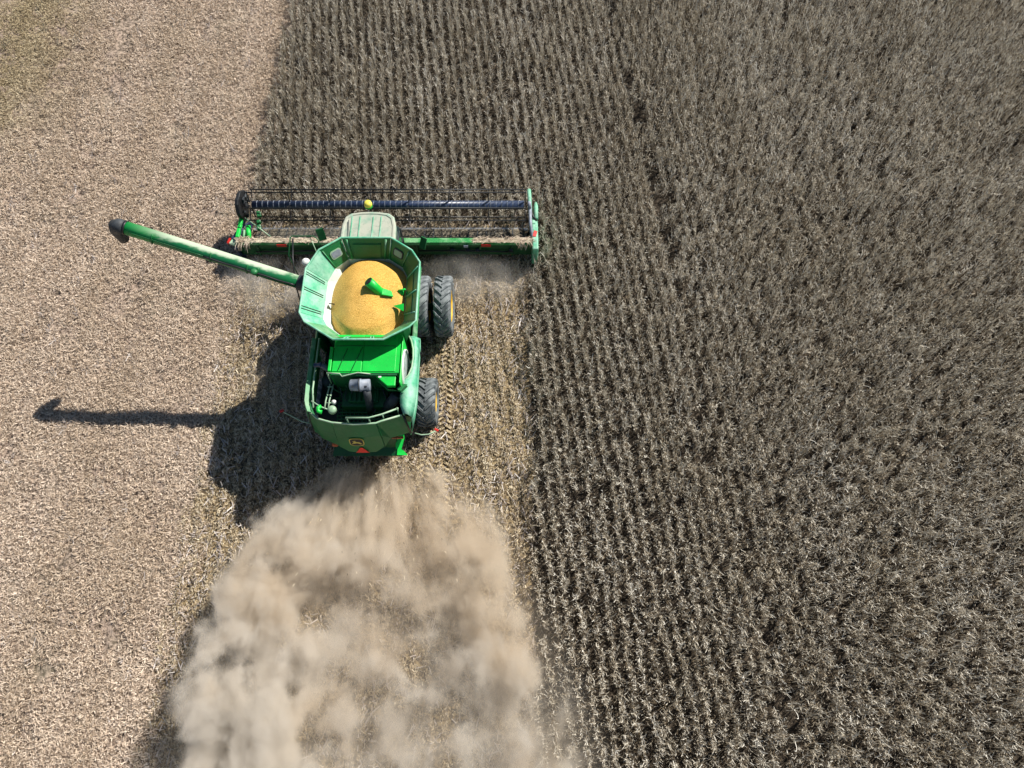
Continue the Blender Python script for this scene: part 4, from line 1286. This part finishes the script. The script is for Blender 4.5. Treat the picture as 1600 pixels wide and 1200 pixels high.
# cut plants riding on the drapers
segs = []
for i in range(420):
    x = rnd(HL + 0.3, HR - 0.3); t = random.random() ** 0.6
    p = Vector((x, 4.5 + 1.1 * t, 0.50 - 0.28 * t + rnd(0.02, .1)))
    a = rnd(0, 6.28); L = rnd(.08, .4)
    d = Vector((math.cos(a), math.sin(a), rnd(-.1, .3))) * L
    segs.append(([p, p + d * .5 + Vector((0, 0, .02)), p + d], rnd(.012, .022), (-math.sin(a), math.cos(a), 0), random.random()))
m_cut = straw_mat('cut_soybean', [(0.0, (0.04, 0.03, 0.02)), (0.5, (0.17, 0.135, 0.09)), (1.0, (0.46, 0.40, 0.30))], field=False)
me = strips_mesh('cut_plants', segs, m_cut)
ob = bpy.data.objects.new('cut_plants', me); sc.collection.objects.link(ob); ob.location = O
ob['kind'] = 'stuff'; ob['label'] = 'cut soybean plants riding on the belts behind the reel'; ob['category'] = 'cut crop'

# ------------------------------------------------------------------ beans in the tank
rings, segn = 34, 72
LOWc = [Vector((x, y)) for x, y in LOW]
def low_radius(ang):
    d = Vector((math.cos(ang), math.sin(ang)))
    c = Vector((0.03, 0.22))
    best = 9
    for i in range(nR):
        a, b = LOWc[i] - c, LOWc[(i + 1) % nR] - c
        e = b - a
        den = d.x * e.y - d.y * e.x
        if abs(den) < 1e-9: continue
        t = (a.x * e.y - a.y * e.x) / den
        u = (a.x * d.y - a.y * d.x) / den
        if t > 0 and -1e-6 <= u <= 1 + 1e-6: best = min(best, t)
    return best
vs = [(0.03, 0.22, 4.46)]; fs = []
for i in range(1, rings + 1):
    for k in range(segn):
        a = 2 * math.pi * k / segn
        rr = low_radius(a) * 0.985 * i / rings
        x, y = 0.03 + rr * math.cos(a), 0.22 + rr * math.sin(a)
        rad = math.hypot((x - 0.03) / 1.15, (y - 0.22) / 1.30)
        zz = 4.46 - 0.32 * rad ** 1.25 - 0.85 * max(0.0, rad - 0.90)
        zz -= 0.32 * max(0.0, min(1.0, (-0.30 - x) / 0.75)) ** 1.5              # slack against the left wall
        zz -= 0.16 * math.exp(-(((x - 1.0) / 0.3) ** 2 + ((y + 0.75) / 0.35) ** 2))
        zz -= 0.07 * math.exp(-(((x - 0.55) / 0.35) ** 2 + ((y + 0.05) / 0.4) ** 2))
        zz += 0.05 * (float(fbm(np.array([x * 2.2]), np.array([y * 2.2]), 3, 17)[0]) - 0.5)
        vs.append((x, y, zz))
for k in range(segn):
    fs.append((0, 1 + k, 1 + (k + 1) % segn))
for i in range(rings - 1):
    for k in range(segn):
        a0 = 1 + i * segn
        fs.append((a0 + k, a0 + (k + 1) % segn, a0 + segn + (k + 1) % segn, a0 + segn + k))
N = NT('soybeans')
co = N.objco()
vor = N.n('ShaderNodeTexVoronoi'); vor.inputs['Scale'].default_value = 60
N.put(vor.inputs['Vector'], co)
cc = N.sep(vor.outputs['Color'])[0]
big = N.noise(co, 1.4, 3)
c = N.mix(N.ss(cc, 0.05, 0.95), (0.60, 0.32, 0.055), (0.90, 0.54, 0.13))
c = N.mix(N.ss(big, 0.45, 0.75, 0, 0.35), c, (0.93, 0.60, 0.18))
h = N.math('SUBTRACT', 1.0, N.math('MULTIPLY', vor.outputs['Distance'], 1.3))
N.bsdf(c, 0.55, spec=0.3, bump=h, bd=0.013)
mb = MB(); mb.add(vs, fs, True)
ob = mb.build('soybean_heap', N.m, None)
ob.location = O
ob['kind'] = 'stuff'; ob['label'] = 'golden heap of threshed soybeans filling the open grain tank'; ob['category'] = 'soybeans'

# ------------------------------------------------------------------ dust
segs = []
for i in range(900):
    s_ = random.random() ** 1.5 * 4.2
    f = rnd(-1, 1)
    x = -4.3 + f * (1.0 + 0.62 * s_) + 0.1; y = 7.3 - s_
    z = rnd(0.1, 0.7 + 0.35 * s_)
    d = Vector((f * 0.75 + rnd(-.5, .5), -1 + rnd(-.5, .5), rnd(-.4, .4))).normalized() * rnd(0.04, 0.14)
    sd = d.cross(Vector((rnd(-1, 1), rnd(-1, 1), rnd(-1, 1)))).normalized()
    segs.append(([Vector((x, y, z)), Vector((x, y, z)) + d], rnd(0.010, 0.02), sd, random.random()))
me = strips_mesh('flying_straw', segs, m_fresh)
ob = bpy.data.objects.new('flying_straw', me); sc.collection.objects.link(ob)
ob['kind'] = 'stuff'; ob['label'] = 'chopped straw thrown through the dust behind the spreader'; ob['category'] = 'straw'

def closed_hull(sections):
    """sections: rings of equal count, capped"""
    mb = MB()
    mb.loft(sections, True, closed=True)
    m = len(sections[0])
    mb.f.append(tuple(reversed(range(m)))); mb.sm.append(False)
    k = len(mb.v)
    mb.f.append(tuple(range(k - m, k))); mb.sm.append(False)
    return mb

# plume outline along its length: (s metres behind the spreader, left edge x, right edge x, height)
PL = [(0.0, -5.9, -2.6, 0.85), (0.9, -6.9, -0.7, 1.4), (2.2, -8.3, 0.6, 2.3), (3.6, -8.95, 1.1, 2.9), (5.2, -9.3, 1.9, 3.3), (7.0, -9.6, 2.8, 3.5), (10.0, -10.0, 3.6, 3.7), (14.0, -10.5, 4.2, 3.8)]
YS = 7.35
secs = []
for s, xl, xr, h in PL:
    c, w = (xl + xr) / 2, (xr - xl) / 2 + 0.55
    ring = []
    for k in range(24):
        a = 2 * math.pi * k / 24
        ring.append((c + w * math.cos(a), YS - s, max(0.03, (h + 0.35) * max(0.0, math.sin(a)) ** 0.75) if math.sin(a) > 0 else 0.03 - 0.0 * k))
    # flat floor: lower half collapses to the ground line, keep it a proper thin bottom
    ring = [(x, y, z if math.sin(2 * math.pi * k / 24) > 0 else -0.12) for k, (x, y, z) in enumerate(ring)]
    secs.append(ring)
mb = closed_hull(secs)
N = NT('dust_plume')
co = N.objco()
X, Y, Z = N.sep(co)
s = N.math('SUBTRACT', YS, Y)
def curve(vals, smax=14.0):
    rp = N.n('ShaderNodeFloatCurve')
    cm = rp.mapping; cu = cm.curves[0]
    lo, hi = min(v for _, v in vals), max(v for _, v in vals)
    pts = [(a / smax, (v - lo) / (hi - lo)) for a, v in vals]
    cu.points[0].location = pts[0]; cu.points[1].location = pts[-1]
    for p in pts[1:-1]: cu.points.new(*p)
    cm.update()
    N.put(rp.inputs['Value'], N.math('DIVIDE', s, smax, clamp=True))
    return N.math('MULTIPLY_ADD', rp.outputs[0], hi - lo, lo)
xl = curve([(a, b) for a, b, _, _ in PL]); xr = curve([(a, c) for a, _, c, _ in PL]); hh = curve([(a, d) for a, _, _, d in PL])
cx = N.math('MULTIPLY', N.math('ADD', xl, xr), 0.5)
hw = N.math('MULTIPLY', N.math('SUBTRACT', xr, xl), 0.5)
lat = N.math('DIVIDE', N.math('SUBTRACT', X, cx), hw)
al = N.math('ABSOLUTE', lat)
vz = N.math('DIVIDE', Z, hh)
# billows: noise drawn out along the flow near the spreader
warp = N.n('ShaderNodeTexNoise'); warp.inputs['Scale'].default_value = 0.55; warp.inputs['Detail'].default_value = 2
N.put(warp.inputs['Vector'], co)
off = N.n('ShaderNodeVectorMath', operation='MULTIPLY_ADD')
N.put(off.inputs[0], warp.outputs['Color']); off.inputs[1].default_value = (0.9, 0.9, 0.9); N.put(off.inputs[2], co)
pw = off.outputs[0]
n1 = N.noise(N.vmul(pw, (1.0, 0.8, 0.8)), 0.95, 7, 0.58)
# streaks fanning out of the spreader: constant along rays
ang = N.math('ARCTAN2', N.math('SUBTRACT', X, -4.4), N.math('ADD', s, 2.2))
cv = N.n('ShaderNodeCombineXYZ')
N.put(cv.inputs[0], N.math('MULTIPLY', ang, 9.0)); N.put(cv.inputs[1], N.math('MULTIPLY', s, 0.35)); N.put(cv.inputs[2], N.math('MULTIPLY', Z, 0.6))
n2 = N.noise(cv.outputs[0], 1.6, 3, 0.6)
nearw = N.ss(s, 1.0, 5.0, 1.0, 0.0)
nz_ = N.math('ADD', N.math('MULTIPLY', n1, N.math('SUBTRACT', 1.0, N.math('MULTIPLY', nearw, 0.5))), N.math('MULTIPLY', n2, N.math('MULTIPLY', nearw, 0.5)))
# billow height varies over the plume: flanks roll up, the middle stays thin
flank = N.ss(al, 0.10, 0.62, 0.40, 1.0)
flank = N.math('MAXIMUM', flank, N.ss(s, 2.6, 6.0, 1.0, 0.0))
leftb = N.math('MULTIPLY', N.ss(lat, -1.0, 0.9, 1.0, 0.86), N.math('SUBTRACT', 1.0, N.math('MULTIPLY', N.ss(lat, 0.62, 0.95), N.ss(s, 3.0, 6.5, 0.0, 0.75))))
fall = N.math('SUBTRACT', 1.0, N.math('MAXIMUM', N.math('POWER', al, 3.0), N.math('POWER', N.math('MAXIMUM', vz, 0.0), 1.4)))
e = N.math('ADD', N.math('MULTIPLY', fall, 0.80), N.math('MULTIPLY', N.math('SUBTRACT', nz_, 0.5), 3.8))
e = N.math('SUBTRACT', e, N.math('MULTIPLY', N.math('SUBTRACT', 1.0, N.math('MULTIPLY', flank, leftb)), 0.66))
f2 = N.noise(N.vmul(pw, (1.0, 0.7, 1.0)), 4.5, 4, 0.6)
e = N.math('ADD', e, N.math('MULTIPLY', N.math('SUBTRACT', f2, 0.5), 0.7))
e = N.math('SUBTRACT', e, N.ss(al, 0.74, 1.0, 0.0, 1.0))
e = N.math('SUBTRACT', e, N.ss(vz, 0.65, 1.0, 0.0, 1.0))
dn = N.math('POWER', N.ss(e, 0.08, N.ss(lat, -0.6, 0.4, 0.78, 1.0)), 1.35)
dn = N.math('MULTIPLY', dn, N.ss(fall, 0.0, 0.12))
dn = N.math('MULTIPLY', dn, N.ss(s, -0.1, 0.5))
thin = N.math('MULTIPLY', N.math('MULTIPLY', N.ss(fall, 0.15, 0.75), N.ss(s, 0.6, 3.0)), 0.10)
fine = N.noise(N.vmul(pw, (1.0, 0.7, 1.0)), 3.2, 4, 0.65)
dn = N.math('MULTIPLY', dn, N.ss(fine, 0.30, 0.66, 0.6, 1.2))
dn = N.math('ADD', N.math('MULTIPLY', dn, N.math('MULTIPLY', N.ss(s, 0.0, 1.6, 0.55, 1.0), N.math('MULTIPLY', N.ss(s, 1.0, 9.0, 3.0, 1.9), N.ss(lat, -0.9, 0.2, 1.35, 1.0)))), thin)
pv = N.n('ShaderNodeVolumePrincipled')
tint = N.math('ADD', N.math('ADD', N.noise(co, 0.5, 3), N.math('MULTIPLY', lat, 0.12)), N.ss(s, 2.0, 8.0, 0.10, -0.10))
N.put(pv.inputs['Color'], N.mix(N.ss(tint, 0.36, 0.66), (0.878, 0.822, 0.742), (0.868, 0.77, 0.64)))
pv.inputs['Anisotropy'].default_value = 0.1
N.put(pv.inputs['Density'], dn)
N.t.links.new(pv.outputs[0], N.out.inputs['Volume'])
ob = mb.build('dust_plume', N.m, None)
ob['kind'] = 'stuff'; ob['label'] = 'billowing tan dust cloud blown out behind the combine'; ob['category'] = 'dust'

def dust_bank(name, box, dens, seed, label, col=(0.86, 0.82, 0.76, 1)):
    x0, x1, y0, y1, z1 = box
    cx, cy = (x0 + x1) / 2, (y0 + y1) / 2
    secs = []
    for yy in np.linspace(0, 1, 9):
        ring = []
        sh = 0.55 + 0.45 * math.sin(math.pi * yy)
        for k in range(16):
            a = 2 * math.pi * k / 16
            ring.append((cx + (x1 - x0) / 2 * sh * math.cos(a), y0 + (y1 - y0) * yy, (z1 * sh * math.sin(a) ** 0.8 if math.sin(a) > 1e-6 else -0.1)))
        secs.append(ring)
    mb = closed_hull(secs)
    N = NT(name)
    co = N.objco()
    X, Y, Z = N.sep(co)
    q = N.math('POWER', N.math('ABSOLUTE', N.math('DIVIDE', N.math('SUBTRACT', X, cx), (x1 - x0) / 2)), 2.0)
    r = N.math('POWER', N.math('ABSOLUTE', N.math('DIVIDE', N.math('SUBTRACT', Y, cy), (y1 - y0) / 2)), 2.0)
    t = N.math('POWER', N.math('ABSOLUTE', N.math('DIVIDE', Z, z1)), 2.0)
    f = N.math('SUBTRACT', 1.0, N.math('ADD', N.math('ADD', q, r), t), clamp=True)
    ad_ = N.n('ShaderNodeVectorMath', operation='ADD'); N.put(ad_.inputs[0], co); ad_.inputs[1].default_value = (seed, 0, 0)
    nn = N.noise(ad_.outputs[0], 0.9, 3, 0.55)
    d = N.math('MULTIPLY', N.math('MULTIPLY', f, N.ss(nn, 0.36, 0.72)), dens)
    pv = N.n('ShaderNodeVolumePrincipled')
    pv.inputs['Color'].default_value = col
    N.put(pv.inputs['Density'], d)
    N.t.links.new(pv.outputs[0], N.out.inputs['Volume'])
    ob = mb.build(name, N.m, None)
    ob['kind'] = 'stuff'; ob['label'] = label; ob['category'] = 'dust'
dust_bank('header_dust', (-10.9, -5.2, 12.2, 15.6, 1.3), 1.1, 3.0, 'thin grey dust hanging behind the header under the unloading auger')
dust_bank('header_dust', (-4.0, 1.2, 13.0, 15.6, 1.2), 0.8, 9.0, 'thin grey dust hanging behind the header beside the front wheels')
dust_bank('header_dust', (-9.9, -4.6, 15.3, 16.6, 1.3), 1.0, 14.0, 'thin dust rising over the cutting belts ahead of the cab')
dust_bank('header_dust', (-9.6, -5.6, 6.6, 12.6, 1.0), 0.34, 21.0, 'faint bluish dust drifting in the shadow beside the body')
